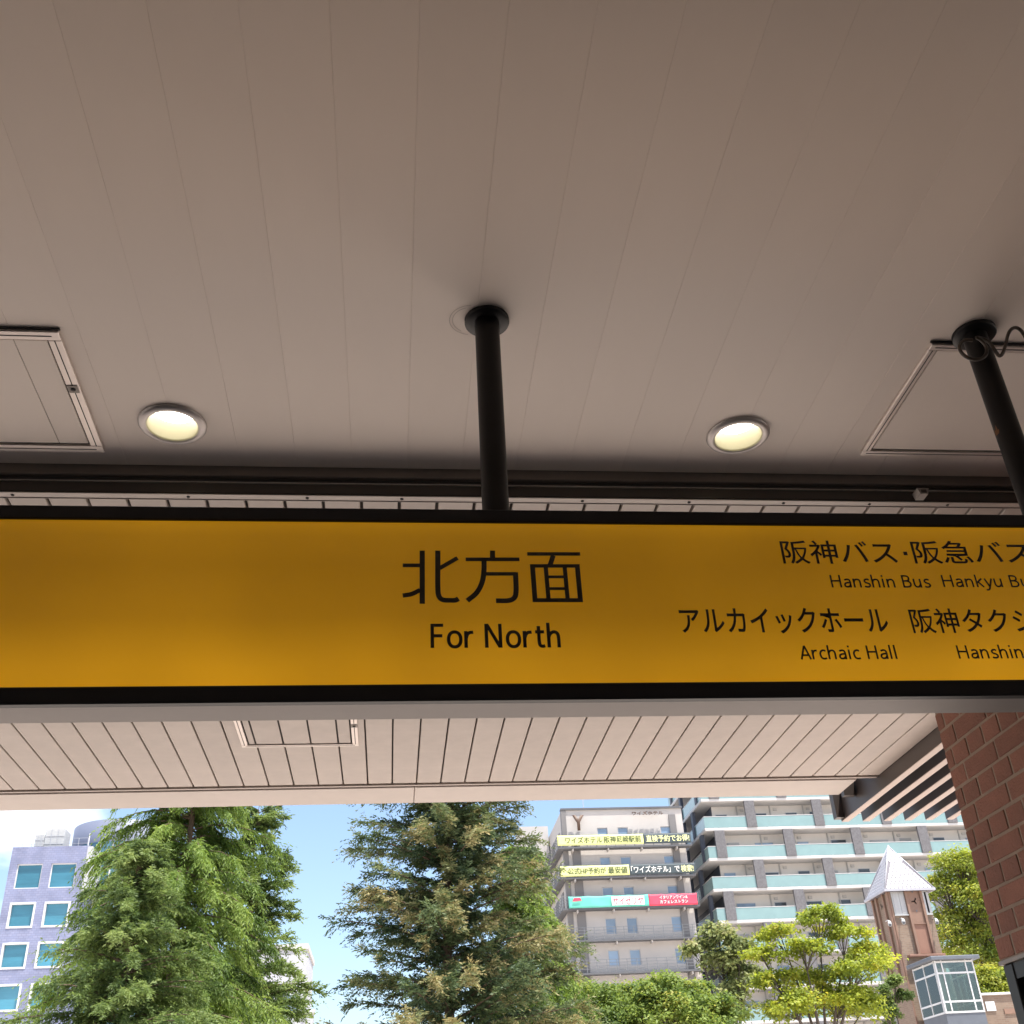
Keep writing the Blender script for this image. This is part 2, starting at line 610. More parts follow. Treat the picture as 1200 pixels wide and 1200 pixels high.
# ------------------------------------------------------------------ dark beam at the ceiling's edge
beam = thing('shutter_beam', (0, 2.6, ZC), 'long dark brown beam running along the ceiling above the yellow sign', 'beam')
XL, XR = -8.0, 1.95
boxpart('upper_trim', M['beam_grey'], beam, XL, XR, 2.552, 2.575, ZC - 0.027, ZC + 0.02, bev=0.002)
boxpart('slot', M['void'], beam, XL, XR, 2.566, 2.584, ZC - 0.042, ZC - 0.028)
boxpart('edge_bead', M['frame_alu'], beam, XL, XR, 2.555, 2.562, ZC - 0.0465, ZC - 0.0445)
boxpart('glossy_face', M['dark_beam'], beam, XL, XR, 2.557, 2.584, ZC - 0.0805, ZC - 0.047, bev=0.002)
boxpart('lower_rail', M['trim'], beam, XL, XR, 2.560, 2.584, ZC - 0.0835, ZC - 0.081, bev=0.0008)
boxpart('rail_lip', M['beam_grey'], beam, XL, XR, 2.585, 2.5875, ZC - 0.085, ZC - 0.06)
sc_m = MB().lathe(0, 0, [(0.0001, -0.0022), (0.0042, -0.0018), (0.005, 0)], 10).mesh('screw')
sc_m.materials.append(M['void'])
for x in (-1.02, -0.56, -0.24, 0.02, 0.30, 0.53, 0.84, 1.12, 1.38, 1.62):
    link('screw', sc_m, None, beam, (x, 2.573, ZC - 0.0835))
sx = at(1085, 572, 2.5)
sen = thing('motion_sensor', (sx.x, 2.54, sx.z), 'small pale wedge-shaped sensor box under the dark ceiling beam', 'sensor')
w = MB()
w.add([(sx.x - .018, 2.515, sx.z + .010), (sx.x + .018, 2.515, sx.z + .010), (sx.x + .012, 2.515, sx.z - .010), (sx.x - .012, 2.515, sx.z - .010),
       (sx.x - .018, 2.551, sx.z + .010), (sx.x + .018, 2.551, sx.z + .010), (sx.x + .012, 2.551, sx.z - .010), (sx.x - .012, 2.551, sx.z - .010)],
      [(0, 3, 2, 1), (4, 5, 6, 7), (0, 1, 5, 4), (1, 2, 6, 5), (2, 3, 7, 6), (3, 0, 4, 7)])
w.build('housing', M['beam_pale'], sen)
boxpart('lens', M['void'], sen, sx.x - .008, sx.x + .008, 2.513, 2.5149, sx.z - .006, sx.z + .004)

# ------------------------------------------------------------------ downlights


def downlight(x, y, label):
    d = thing('downlight', (x, y, ZC), label, 'downlight', 'recessed ceiling downlights')
    z = ZC
    MB().lathe(x, y, [(0.064, z - 0.0045), (0.066, z - 0.009), (0.072, z - 0.0105), (0.082, z - 0.0085), (0.0865, z - 0.004), (0.087, z + 0.0)]).build('trim_ring', M['ring'], d)
    MB().lathe(x, y, [(0.0635, z - 0.0045), (0.0655, z - 0.008)]).build('bead', M['reflector'], d)
    MB().lathe(x, y, [(0.0655, z - 0.0082), (0.0635, z + 0.004), (0.0595, z + 0.025), (0.055, z + 0.042)]).build('reflector', M['reflector'], d)
    MB().lathe(x, y, [(0.055, z + 0.042), (0.04, z + 0.039), (0.02, z + 0.037), (0.0001, z + 0.0365)]).build('lamp', M['lamp'], d)
    return d


downlight(*DL[0], 'round lit downlight in the ceiling, left one of the two')
downlight(*DL[1], 'round lit downlight in the ceiling, right one of the two')

# ------------------------------------------------------------------ hanging sign
SY0, SY1 = 1.869, 1.963
ZT, ZBt = EYE + 1.152, EYE + 0.741
SX0, SX1 = -1.02, 2.62
sg = thing('hanging_sign', (0.8, 1.916, ZBt), 'long yellow illuminated station sign with black lettering hung below the ceiling', 'sign')
FT, FB = 0.030, 0.033
boxpart('case_back', M['sign_case'], sg, SX0, SX1, SY0 + 0.02, SY1, ZBt + 0.006, ZT - 0.001)
boxpart('top_rail', M['sign_case'], sg, SX0, SX1, SY0, SY0 + 0.0195, ZT - FT, ZT, bev=0.002)
boxpart('bottom_rail', M['sign_case'], sg, SX0, SX1, SY0, SY0 + 0.0195, ZBt, ZBt + FB, bev=0.002)
for xa in (SX0, SX1 - 0.03):
    boxpart('end_rail', M['sign_case'], sg, xa, xa + 0.03, SY0 + 0.0005, SY0 + 0.0195, ZBt + FB, ZT - FT, bev=0.002)
boxpart('underside', M['sign_under'], sg, SX0 + 0.002, SX1 - 0.002, SY0 + 0.0125, SY1 + 0.0005, ZBt + 0.001, ZBt + 0.0055)
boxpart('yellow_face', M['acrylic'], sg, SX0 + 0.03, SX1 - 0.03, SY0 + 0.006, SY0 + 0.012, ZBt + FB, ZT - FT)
TY = SY0 + 0.0055


def sign_text(s, px0, px1, py0, py1, off=0.0):
    c = (px0 + px1) / 2
    p0, p1 = at(px0, py1, TY), at(px1, py1, TY)
    zt, zb = at(c, py0, TY).z, at(c, py1, TY).z
    # lettering stands upright on the face: shift measured slants to the base line
    return text_part('lettering', s, M['ink'], sg, p0.x, p1.x, zb, zt, TY, off)


def sx_at(px, py):
    return at(px, py, TY)




def smooth_path(pts, n_=6):
    if len(pts) < 3:
        return [np.array(p, float) for p in pts]
    q = [np.array(p, float) for p in pts]
    q = [2 * q[0] - q[1]] + q + [2 * q[-1] - q[-2]]
    out = []
    for i in range(1, len(q) - 2):
        p0, p1, p2_, p3 = q[i - 1:i + 3]
        for t in np.linspace(0, 1, n_, endpoint=False):
            out.append(0.5 * (2 * p1 + (p2_ - p0) * t + (2 * p0 - 5 * p1 + 4 * p2_ - p3) * t * t + (3 * p1 - p0 - 3 * p2_ + p3) * t ** 3))
    out.append(q[-2])
    return out


STK = [0]


def stroke(mb, pts, wd, closed=False):
    """A flat painted stroke of even width along a path of (x, z) points on the sign face."""
    STK[0] += 1
    y = TY - 0.00002 * (STK[0] % 12)
    P = [np.array(p, float) for p in pts]
    vs, fs = [], []
    n_ = len(P)
    for i, p in enumerate(P):
        if closed:
            d = P[(i + 1) % n_] - P[i - 1]
        else:
            d = P[min(i + 1, n_ - 1)] - P[max(i - 1, 0)]
        d = d / np.linalg.norm(d)
        nn = np.array([-d[1], d[0]]) * wd / 2
        vs += [(p[0] + nn[0], y, p[1] + nn[1]), (p[0] - nn[0], y, p[1] - nn[1])]
    for i in range(n_ if closed else n_ - 1):
        j = (i + 1) % n_
        fs.append((2 * i, 2 * i + 1, 2 * j + 1, 2 * j))
    mb.add(vs, fs)


def oval(cx_, cz_, rx_, rz_, n_=28):
    o_ = []
    for k in range(n_):
        c_, s_ = math.cos(2 * math.pi * k / n_), math.sin(2 * math.pi * k / n_)
        o_.append((cx_ + rx_ * math.copysign(abs(c_) ** 0.92, c_), cz_ + rz_ * math.copysign(abs(s_) ** 0.92, s_)))
    return o_


arch = [(.06, .42), (.13, .57), (.26, .65), (.39, .63), (.465, .53), (.48, .38), (.48, 0)]
GL = {   # glyph: (advance, straight strokes, curved strokes, ovals); cap height = 1
    'F': (.60, [[(.06, 0), (.06, 1)], [(0, .94), (.52, .94)], [(.06, .50), (.48, .50)]], [], []),
    'o': (.66, [], [], [(.32, .35, .255, .31)]),
    'r': (.42, [[(.06, 0), (.06, .70)]], [[(.06, .38), (.12, .54), (.22, .63), (.37, .645)]], []),
    'N': (.80, [[(.06, 0), (.06, 1)], [(.08, .98), (.62, .02)], [(.64, 0), (.64, 1)]], [], []),
    't': (.46, [[(.03, .655), (.41, .655)]], [[(.18, .90), (.18, .5), (.18, .24), (.21, .1), (.31, .05), (.42, .075)]], []),
    'h': (.63, [[(.06, 0), (.06, 1.04)]], [arch], []),
    'n': (.63, [[(.06, 0), (.06, .71)]], [arch], []),
    'H': (.78, [[(.06, 0), (.06, 1)], [(.64, 0), (.64, 1)], [(.06, .53), (.64, .53)]], [], []),
    'a': (.57, [], [[(.45, 0), (.45, .25), (.45, .46), (.40, .61), (.26, .655), (.09, .60)],
                    [(.45, .39), (.28, .385), (.12, .33), (.065, .20), (.11, .085), (.23, .05), (.36, .10), (.45, .22)]], []),
    's': (.49, [], [[(.41, .61), (.29, .66), (.16, .63), (.09, .53), (.14, .42), (.26, .36), (.38, .29), (.42, .17), (.34, .07), (.2, .045), (.05, .095)]], []),
    'i': (.25, [[(.08, 0), (.08, .71)], [(.08, .87), (.08, 1.0)]], [], []),
    'l': (.25, [[(.08, 0), (.08, 1.04)]], [], []),
    'B': (.67, [[(.06, 0), (.06, 1)]], [[(.06, .945), (.26, .945), (.43, .90), (.49, .75), (.43, .59), (.28, .535), (.06, .535)],
                                        [(.06, .53), (.30, .53), (.48, .46), (.55, .30), (.48, .12), (.30, .055), (.06, .055)]], []),
    'u': (.62, [[(.48, 0), (.48, .71)]], [[(.06, .71), (.06, .45), (.065, .24), (.13, .09), (.25, .05), (.38, .12), (.48, .28)]], []),
    'k': (.53, [[(.06, 0), (.06, 1.04)], [(.44, .71), (.08, .36)], [(.16, .43), (.47, 0)]], [], []),
    'y': (.53, [[(.03, .71), (.26, .02)]], [[(.49, .71), (.36, .32), (.25, .0), (.18, -.16), (.08, -.23), (-.02, -.22)]], []),
    'A': (.69, [[(.03, 0), (.34, 1)], [(.34, 1), (.65, 0)], [(.13, .31), (.55, .31)]], [], []),
    'c': (.49, [], [[(.44, .60), (.31, .66), (.17, .61), (.075, .47), (.065, .33), (.11, .14), (.23, .05), (.35, .05), (.45, .095)]], []),
    'T': (.60, [[(.30, 0), (.30, 1)], [(.02, .94), (.58, .94)]], [], []),
    'x': (.49, [[(.04, .71), (.45, 0)], [(.45, .71), (.04, 0)]], [], []),
    ' ': (.30, [], [], []),
}


TRK = 0.07


def sign_latin(s, px0, px1, py_top, py_base, wd=0.125):
    c = (px0 + px1) / 2
    x0, x1 = at(px0, py_base, TY).x, at(px1, py_base, TY).x
    zb_, zt_ = at(c, py_base, TY).z, at(c, py_top, TY).z
    h = zt_ - zb_
    adv = sum(GL[ch][0] + TRK for ch in s) - 0.06 - TRK
    kx = (x1 - x0) / adv
    mb = MB()
    cur = 0.0
    for ch in s:
        a_, st, cv, ov_ = GL[ch]
        f_ = lambda q: (x0 + (cur + q[0]) * kx, zb_ + q[1] * h)
        for p in st:
            stroke(mb, [f_(q) for q in p], wd * h)
        for p in cv:
            stroke(mb, [f_(q) for q in smooth_path(p)], wd * h)
        for (ox, oz, orx, orz) in ov_:
            stroke(mb, [f_(q) for q in oval(ox, oz, orx, orz)], wd * h, True)
        cur += a_ + TRK
    return mb.build('lettering', M['ink'], sg)


# the large characters: north / direction / side
def big(strokes):
    mb = MB()
    for (wd, pts) in strokes:
        q = [at(440 + x_ / 4.2857, 620 + y_ / 4.2857, TY) for x_, y_ in pts]
        u_ = (at(601, 680, TY) - at(600, 680, TY)).x / 4.2857
        P = [(v_.x, v_.z) for v_ in q]
        stroke(mb, smooth_path(P) if len(P) > 2 else P, wd * u_)
    return mb.build('lettering', M['ink'], sg)


big([(21, [(137, 182), (235, 182)]), (26, [(235, 108), (235, 375)]), (24, [(137, 334), (182, 326), (224, 306)]),
     (26, [(313, 108), (313, 190), (313, 290), (318, 335), (338, 355), (380, 358), (402, 357), (417, 349)]), (22, [(412, 145), (322, 197)])])
big([(26, [(588, 108), (588, 145)]), (21, [(453, 152), (723, 152)]), (26, [(545, 160), (545, 205), (536, 265), (508, 320), (461, 360)]),
     (20, [(550, 225), (706, 225)]), (26, [(703, 217), (705, 260), (706, 310), (698, 344), (668, 359), (605, 360)])])
big([(20, [(762, 125), (1028, 125)]), (25, [(893, 133), (876, 182)]), (20, [(776, 185), (1026, 185)]), (25, [(788, 178), (802, 366)]),
     (25, [(1013, 178), (1030, 366)]), (22, [(790, 357), (1042, 357)]), (22, [(855, 190), (869, 352)]), (22, [(950, 190), (965, 352)]),
     (16, [(862, 240), (956, 240)]), (16, [(865, 299), (960, 299)])])
sign_latin('For North', 505, 658, 731, 759, 0.135)
sign_text('阪神バス', 918.5, 1053.5, 633.5, 661, 0.009)
sign_text('阪急バス', 1073, 1213, 634, 661, 0.009)
q = at(1061, 648.5, TY)
boxpart('lettering', M['ink'], sg, q.x - 0.0042, q.x + 0.0042, TY, TY + 0.0003, q.z - 0.0042, q.z + 0.0042)
sign_latin('Hanshin Bus', 975, 1091, 674, 688.5, 0.132)
sign_latin('Hankyu Bus', 1106, 1218, 674, 688, 0.132)
sign_text('アルカイックホール', 799, 1044, 712, 742.5, 0.012)
sign_text('阪神タクシー', 1071, 1246, 713, 742, 0.009)
sign_latin('Archaic Hall', 939, 1053, 756.5, 772.5, 0.132)
sign_latin('Hanshin Taxi', 1124, 1246, 756, 771.5, 0.132)

POST = [(0.121 * 1.7 + 0.004, 1.916), (0.827 * 1.7, 1.913)]


def post(x, y, label):
    o = thing('hanging_post', (x, y, ZT), label, 'post', 'black posts carrying the sign')
    MB().lathe(x, y, [(0.0285, ZT - 0.0005), (0.0285, ZC - 0.006)], 32).build('pipe', M['dark_steel'], o)
    MB().lathe(x, y, [(0.0001, ZC - 0.0125), (0.030, ZC - 0.0125), (0.0495, ZC - 0.0125), (0.052, ZC - 0.010), (0.052, ZC - 0.0005)], 40).build('flange', M['dark_steel'], o)
    MB().lathe(x, y, [(0.034, ZT + 0.0005), (0.034, ZT + 0.004), (0.0288, ZT + 0.006)], 32).build('socket', M['dark_steel'], o)
    return o


post(*POST[0], 'plain black round post holding the sign near its middle')
p2 = post(*POST[1], 'black round post with a cable coiled round its top')
# rust bloom where the paint has chipped
rc = at(1165, 497, POST[1][1] - 0.03)
w = MB()
vs, fs = [], []
for i in range(7):
    for j in range(5):
        a = R(163 + i * 6)
        vs.append((POST[1][0] + 0.0289 * math.cos(a), POST[1][1] + 0.0289 * math.sin(a), rc.z - 0.008 + j * 0.004 * (1 + 0.5 * math.sin(i * 2.1)) + 0.003 * math.sin(i * 3.1 + j * 2)))
for i in range(6):
    for j in range(4):
        if (i in (0, 5) and j in (0, 3)):
            continue
        fs.append((i * 5 + j, (i + 1) * 5 + j, (i + 1) * 5 + j + 1, i * 5 + j + 1))
w.add(vs, fs, True)
w.build('rust_patch', M['rust'], p2)

# old mounting mark on the ceiling beside the first post
w = MB()
cx, cy = POST[0][0] - 0.036, POST[0][1] + 0.002
for rr, a0, a1 in ((0.050, 95, 265), (0.043, 120, 250)):
    vs, fs = [], []
    for k in range(25):
        a = R(a0 + (a1 - a0) * k / 24)
        for d in (0, 0.0016):
            vs.append((cx + (rr + d) * math.cos(a), cy + (rr + d) * math.sin(a), ZC - 0.0005))
    for k in range(24):
        fs.append((2 * k, 2 * k + 2, 2 * k + 3, 2 * k + 1))
    w.add(vs, fs)
w.build('mounting_mark', mat('old_sealant', (0.5, 0.43, 0.38), 0.7), ceil)

# cable coiled round the second post
px, py = POST[1]
pts = []
ring_c = at(1140.5, 409, 1.868)
for k in range(27):
    a = R(60 + 360 * k / 26 * 1.02)
    pts.append((ring_c.x + 0.031 * math.cos(a), 1.868 + 0.006 * math.sin(a * 0.5) - 0.0002 * k, ring_c.z + 0.031 * math.sin(a)))
tail = [(1152, 397, 1.866), (1160, 402, 1.868), (1166, 411, 1.875), (1171, 417, 1.885), (1175, 414, 1.89), (1178.5, 404, 1.893),
        (1181, 393, 1.896), (1185, 386, 1.90), (1190.5, 384, 1.905), (1196, 387, 1.91), (1201, 394, 1.915), (1206, 402, 1.92),
        (1214, 405, 1.93), (1224, 400, 1.935), (1236, 391, 1.94)]
for a_, b_, c_ in tail:
    pts.append(tuple(at(a_, b_, 1.868 - (0.03 if a_ > 1170 else 0.0) - (0.02 if a_ > 1200 else 0.0))))
# smooth (Catmull-Rom)
sm = []
for i in range(1, len(pts) - 2):
    P0, P1, P2, P3 = [np.array(pts[j]) for j in (i - 1, i, i + 1, i + 2)]
    for t in np.linspace(0, 1, 4, endpoint=False):
        sm.append(tuple(0.5 * ((2 * P1) + (-P0 + P2) * t + (2 * P0 - 5 * P1 + 4 * P2 - P3) * t * t + (-P0 + 3 * P1 - 3 * P2 + P3) * t ** 3)))
cb = MB().tube(sm, 0.0042, 8).build('cable', M['rubber'])
tag(cb, 'dark brown cable looped round the top of the right post', 'cable')

# ------------------------------------------------------------------ brick pillar with opening at the right
PXL, PYF = 1.954, 3.568
ZL = EYE + 0.504                     # underside of the brickwork
pil = thing('brick_pillar', (2.3, 2.98, 0), 'dark red brick pillar with a dark framed opening below, right edge', 'pillar')
boxpart('mortar_core', M['mortar'], pil, PXL + 0.0022, 2.80, 2.40, PYF - 0.0022, ZL, ZC + 0.02)
CH = 0.07
nc = int((ZC - ZL) / CH) + 1
bm_cache = {}


def brick(dx, dy, dz, loc):
    key = (round(dx, 4), round(dy, 4), round(dz, 4))
    if key not in bm_cache:
        vs = MB().bev(0, dx, 0, dy, 0, dz, 0.0016).mesh('brick')
        vs.materials.append(M['brick'])
        bm_cache[key] = vs
    o = link('brick', bm_cache[key], None, pil, loc)
    return o


for c in range(nc):
    z = ZL + 0.005 + c * CH
    h_ = min(0.06, ZC - 0.004 - z)
    if h_ < 0.02:
        continue
    stretch = c % 2 == 0
    y = PYF
    first = True
    while y > 2.45:
        L = (0.10 if first else 0.21) if stretch else (0.047 if first else 0.10)
        dep = 0.21 if (first and stretch) else 0.1
        j = random.uniform(-0.0012, 0.0012)
        if y - L < 2.40:
            L = y - 2.40
        brick(dep, L, h_, (PXL + j, y - L, z + random.uniform(-0.001, 0.001)))
        y -= L + 0.0105
        first = False
    # the end facing the plaza
    x = PXL + (0.2205 if stretch else 0.1105)
    while x < 2.75:
        L = 0.10 if stretch else 0.21
        L = min(L, 2.80 - x)
        brick(L, 0.1, h_, (x, PYF - 0.1 + random.uniform(-0.001, 0.001), z))
        x += L + 0.0105
boxpart('lintel_trim', M['beam_grey'], pil, PXL - 0.004, 2.80, 2.40, PYF + 0.003, ZL - 0.012, ZL - 0.0005)
boxpart('jamb', M['dark_steel'], pil, PXL + 0.004, PXL + 0.07, PYF - 0.062, PYF - 0.004, 0, ZL - 0.013, bev=0.003)
boxpart('jamb', M['dark_steel'], pil, PXL + 0.004, PXL + 0.07, 2.41, 2.47, 0, ZL - 0.013, bev=0.003)
boxpart('head_frame', M['dark_steel'], pil, PXL + 0.008, PXL + 0.066, 2.47, PYF - 0.062, ZL - 0.06, ZL - 0.013)
boxpart('rear_panel', M['dark_steel'], pil, 2.5, 2.55, 2.42, PYF - 0.02, 0, ZL - 0.013)
boxpart('end_panel', M['dark_steel'], pil, PXL + 0.07, 2.5, PYF - 0.05, PYF - 0.02, 0, ZL - 0.013)
M['notice_white'] = mat('notice_white', (0.7, 0.69, 0.66), 0.5, var=0.05)
nb = thing('cabinet', (2.2, 3.3, 0), 'pale grey cabinet inside the opening under the brick pillar', 'cabinet')
boxpart('cabinet_body', M['notice_white'], nb, 2.06, 2.4, 2.9, 3.44, 0.0, 2.02, bev=0.012)
boxpart('dark_glass', M['dark_steel'], nb, 2.052, 2.0595, 2.98, 3.36, 0.9, 1.93)

# ------------------------------------------------------------------ sun-screen fins beside the soffit
fz0, fz1, fy1 = EYE + 1.408, EYE + 1.545, 5.215
scr = thing('fin_screen', (2.6, 4.4, fz0), 'row of dark bronze fins with pale lower edges beside the brick pillar', 'louvre')
fm = MB().box(0, 0.036, 3.6, fy1, fz0 + 0.003, fz1).mesh('fin', (0, 0, 0))
fm.materials.append(M['fin'])
fe = MB().box(0.0005, 0.0355, 3.6, fy1 - 0.0005, fz0, fz0 + 0.0029).mesh('fin_edge')
fe.materials.append(M['fin_edge'])
for k in range(9):
    x = 2.2255 + k * 0.1095
    f = link('fin', fm, None, scr, (x, 0, 0))
    e_ = link('lower_edge', fe, None, f, (x, 0, 0))
boxpart('cross_bar', M['fin'], scr, 2.13, 3.25, 4.80, 4.85, fz1 + 0.0005, fz1 + 0.06)
boxpart('cross_bar', M['fin'], scr, 2.20, 3.25, 3.75, 3.80, fz1 + 0.0005, fz1 + 0.06)
boxpart('bracket', M['fin'], scr, 2.185, 2.2245, 5.165, 5.21, fz0 + 0.01, fz1 + 0.012)
boxpart('bracket', M['fin'], scr, 2.16, 2.22, 4.965, 5.0, fz0 + 0.06, fz1 + 0.01)

# ------------------------------------------------------------------ unseen wall added behind the viewer to block light
sw = MB().box(-14, 14, -4.8, -4.505, 0, ZC + 0.7).build('light_block_wall', mat('light_block_wall', (0.2, 0.18, 0.165), 0.8, var=0.1))
tag(sw, 'unseen plain wall added behind the viewer to block light', 'wall')

# ================================================================== far side of the plaza
M['glass'] = mat('window_glass', (0.10, 0.27, 0.36), 0.08, spec=0.8, var=0.25, vscale=0.35)
M['glass_teal'] = mat('window_teal', (0.045, 0.18, 0.25), 0.06, spec=0.9, var=0.25, vscale=0.6, objvar=0.3, stretch=(0.3, 1, 2.5))
M['white_frame'] = mat('white_frame', (0.6, 0.61, 0.62), 0.45)
M['lav_tile'] = brick_mat('lavender_tile', (0.19, 0.215, 0.33), (0.235, 0.255, 0.37), (0.17, 0.18, 0.27), 0.42, 0.21, 0.5, 0.02)
M['pale_wall'] = mat('pale_wall', (0.42, 0.43, 0.46), 0.6, var=0.05, vscale=0.4)
M['drum'] = mat('drum_wall', (0.15, 0.17, 0.24), 0.55, var=0.06, vscale=0.4)
M['ac_white'] = mat('ac_white', (0.43, 0.44, 0.44), 0.5, var=0.08, vscale=2)
M['steel'] = mat('galv_steel', (0.42, 0.43, 0.45), 0.45, metal=0.3)

# ---- lavender office block
YP = 110.0
tl, tr = at(15.2, 992.8, YP), at(102.7, 991, YP)
ztop = (tl.z + tr.z) / 2
pb_ = thing('office_building', ((tl.x + tr.x) / 2, YP + 8, 0), 'lavender tiled office block with square white framed windows at left', 'building')
X0, X1 = tl.x, tr.x
XW = X1 - X0
rows = []
zrow = [(at(40, 1026.5, YP).z), (at(26, 1072.5, YP).z)]
dz = zrow[0] - zrow[1]
wz = [zrow[0] - dz * k for k in range(6)]
wx = [at(33, 1026.5, YP).x, at(73, 1026, YP).x]
ww, wh = 2.35, 2.3
holes = []
# tiled wall with real openings: piers, then the bands between the rows
wall = MB()
D0, D1 = YP, YP + 0.35
xs = [X0] + [q for x in wx for q in (x - ww / 2, x + ww / 2)] + [X1]
for i in range(0, len(xs), 2):
    wall.box(xs[i], xs[i + 1], D0, D1, 0, ztop)
for x in wx:
    zz = [0] + [q for z in reversed(wz) for q in (z - wh / 2, z + wh / 2)] + [ztop]
    for i in range(0, len(zz), 2):
        if zz[i + 1] > zz[i]:
            wall.box(x - ww / 2 + 0.0005, x + ww / 2 - 0.0005, D0, D1, zz[i], zz[i + 1])
wall.box(X0, X0 + 0.35, D1, YP + 16, 0, ztop)
wall.box(X1 - 0.35, X1, D1, YP + 16, 0, ztop)
wall.box(X0 + 0.35, X1 - 0.35, YP + 2.5, YP + 16, 0, ztop - 0.4)
wall.build('wall', M['lav_tile'], pb_)
for z in wz:
    for x in wx:
        if z < 1:
            continue
        fr = MB()
        a = 0.17 if z < wz[0] - 0.1 else 0.10
        dpt = (D0 - 0.05, D0 + 0.2) if z < wz[0] - 0.1 else (D0 + 0.12, D0 + 0.3)
        fr.box(x - ww / 2, x - ww / 2 + a, *dpt, z - wh / 2, z + wh / 2)
        fr.box(x + ww / 2 - a, x + ww / 2, *dpt, z - wh / 2, z + wh / 2)
        fr.box(x - ww / 2 + a, x + ww / 2 - a, *dpt, z - wh / 2, z - wh / 2 + a)
        fr.box(x - ww / 2 + a, x + ww / 2 - a, *dpt, z + wh / 2 - a, z + wh / 2)
        wo = fr.build('window_frame', M['white_frame'], pb_)
        boxpart('pane', M['glass_teal'], wo, x - ww / 2 + a, x + ww / 2 - a, D0 + 0.22, D0 + 0.25, z - wh / 2 + a, z + wh / 2 - a)
# pale wing wall on its right side
wr = at(107.5, 1000, YP)
boxpart('wing_wall', M['pale_wall'], pb_, X1 + 0.005, X1 + 0.5, YP + 0.1, YP + 8, at(97, 1044, YP).z, ztop - 0.05)
# glazed stair and drum
dc = at(147, 985, YP + 9)
zd0, zd1 = at(110, 990, YP + 5).z, at(120, 960.5, YP + 4).z
dr = MB().lathe(dc.x, YP + 9, [(5.2, zd0), (5.2, zd1), (5.0, zd1 + 0.01), (0.01, zd1 + 0.01)], 64)
dr.build('roof_drum', M['drum'], pb_)
gl = MB().lathe(dc.x, YP + 9, [(4.8, 0), (4.8, zd0 + 0.01), (5.2, zd0 + 0.011)], 64)
gl.build('stair_glazing', M['glass'], pb_)
mull = MB()
for k in range(24):
    a = 2 * math.pi * k / 24
    cx_, cy_ = dc.x + 4.83 * math.cos(a), YP + 9 + 4.83 * math.sin(a)
    mull.box(cx_ - 0.06, cx_ + 0.06, cy_ - 0.06, cy_ + 0.06, 0, zd0 - 0.01)
mull.build('mullion', M['white_frame'], pb_)
# roof plant, railing
for (pa_, pb2, pc, pd) in ((51, 77, 970.5, 990), (40, 53, 977.5, 990)):
    a, b_ = at(pa_, pd, YP + 2), at(pb2, pc, YP + 2)
    ac = boxpart('roof_unit', M['ac_white'], pb_, a.x, b_.x, YP + 2, YP + 4.2, ztop - 0.35, b_.z, bev=0.05)
    hh = b_.z - ztop
    for q in range(1, 3):
        boxpart('casing_seam', M['steel'], ac, a.x - 0.02, b_.x + 0.02, YP + 1.97, YP + 1.995, ztop + hh * q / 3 - 0.03, ztop + hh * q / 3 + 0.03)
    for q in range(1, 3):
        xx = a.x + (b_.x - a.x) * q / 3
        boxpart('casing_seam', M['steel'], ac, xx - 0.03, xx + 0.03, YP + 1.965, YP + 1.99, ztop - 0.3, b_.z - 0.05)
rl = MB()
for xx in np.linspace(X0 + 0.5, X1 - 0.3, 8):
    rl.box(xx - 0.02, xx + 0.02, YP + 1.0, YP + 1.04, ztop - 0.4, ztop + 1.0)
for zz in (ztop + 0.5, ztop + 1.0):
    rl.box(X0 + 0.5, X1 - 0.3, YP + 1.005, YP + 1.035, zz, zz + 0.03)
rl.build('roof_railing', M['steel'], pb_)
boxpart('aerial', M['white_frame'], pb_, X1 - 0.12, X1 - 0.05, YP + 0.5, YP + 0.57, ztop - 0.01, ztop + 1.3)

# ---- hotel
YH = 102.0
hz = [at(735, yy, YH - 1.0).z for yy in (993.5, 1029.5, 1065, 1103, 1141.5)]
FH = (hz[0] - hz[4]) / 4
decks = [hz[0] - FH * k for k in range(11) if hz[0] - FH * k > 2]
hl, hr = at(662, 1010, YH).x, at(806, 1010, YH).x
htop = at(727, 948.5, YH).z
hot = thing('hotel_building', ((hl + hr) / 2, YH + 8, 0), 'beige multi-storey hotel with banners hung along its railings', 'building')
M['rail_dark'] = mat('rail_dark', (0.15, 0.16, 0.17), 0.5)
M['beige'] = mat('hotel_beige', (0.44, 0.42, 0.40), 0.75, var=0.06, vscale=0.5)
M['hotel_grey'] = mat('hotel_grey', (0.17, 0.165, 0.165), 0.75, var=0.08, vscale=0.6)
M['deck'] = mat('deck_steel', (0.10, 0.105, 0.115), 0.8, var=0.1, vscale=1.5)
M['glass_blue'] = mat('hotel_glass', (0.20, 0.28, 0.38), 0.12, spec=0.7, var=0.2, vscale=0.5, objvar=0.25)
M['brown'] = mat('sign_brown', (0.10, 0.06, 0.04), 0.6)
hw = [at(716, 1084, YH).x, at(741, 1084, YH).x, at(793.5, 1084, YH).x]
hww, hwh = 0.98, 1.35
wall = MB()
xs = [hl] + [q for x in hw for q in (x - hww / 2, x + hww / 2)] + [hr]
for i in range(0, len(xs), 2):
    wall.box(xs[i], xs[i + 1], YH, YH + 0.3, 0, htop)
lev = [decks[0] + 0.25] + [d - FH + 0.25 for d in decks]     # floor levels: the top storey stands above the first deck
lev = sorted(set(round(q, 4) for q in [decks[0] + 0.2] + [d + 0.2 for d in decks]))
for x in hw:
    zz = [0] + [q for z in lev for q in (z + 0.62, z + 0.62 + hwh)] + [htop]
    for i in range(0, len(zz), 2):
        wall.box(x - hww / 2 + 0.0005, x + hww / 2 - 0.0005, YH, YH + 0.3, zz[i], zz[i + 1])
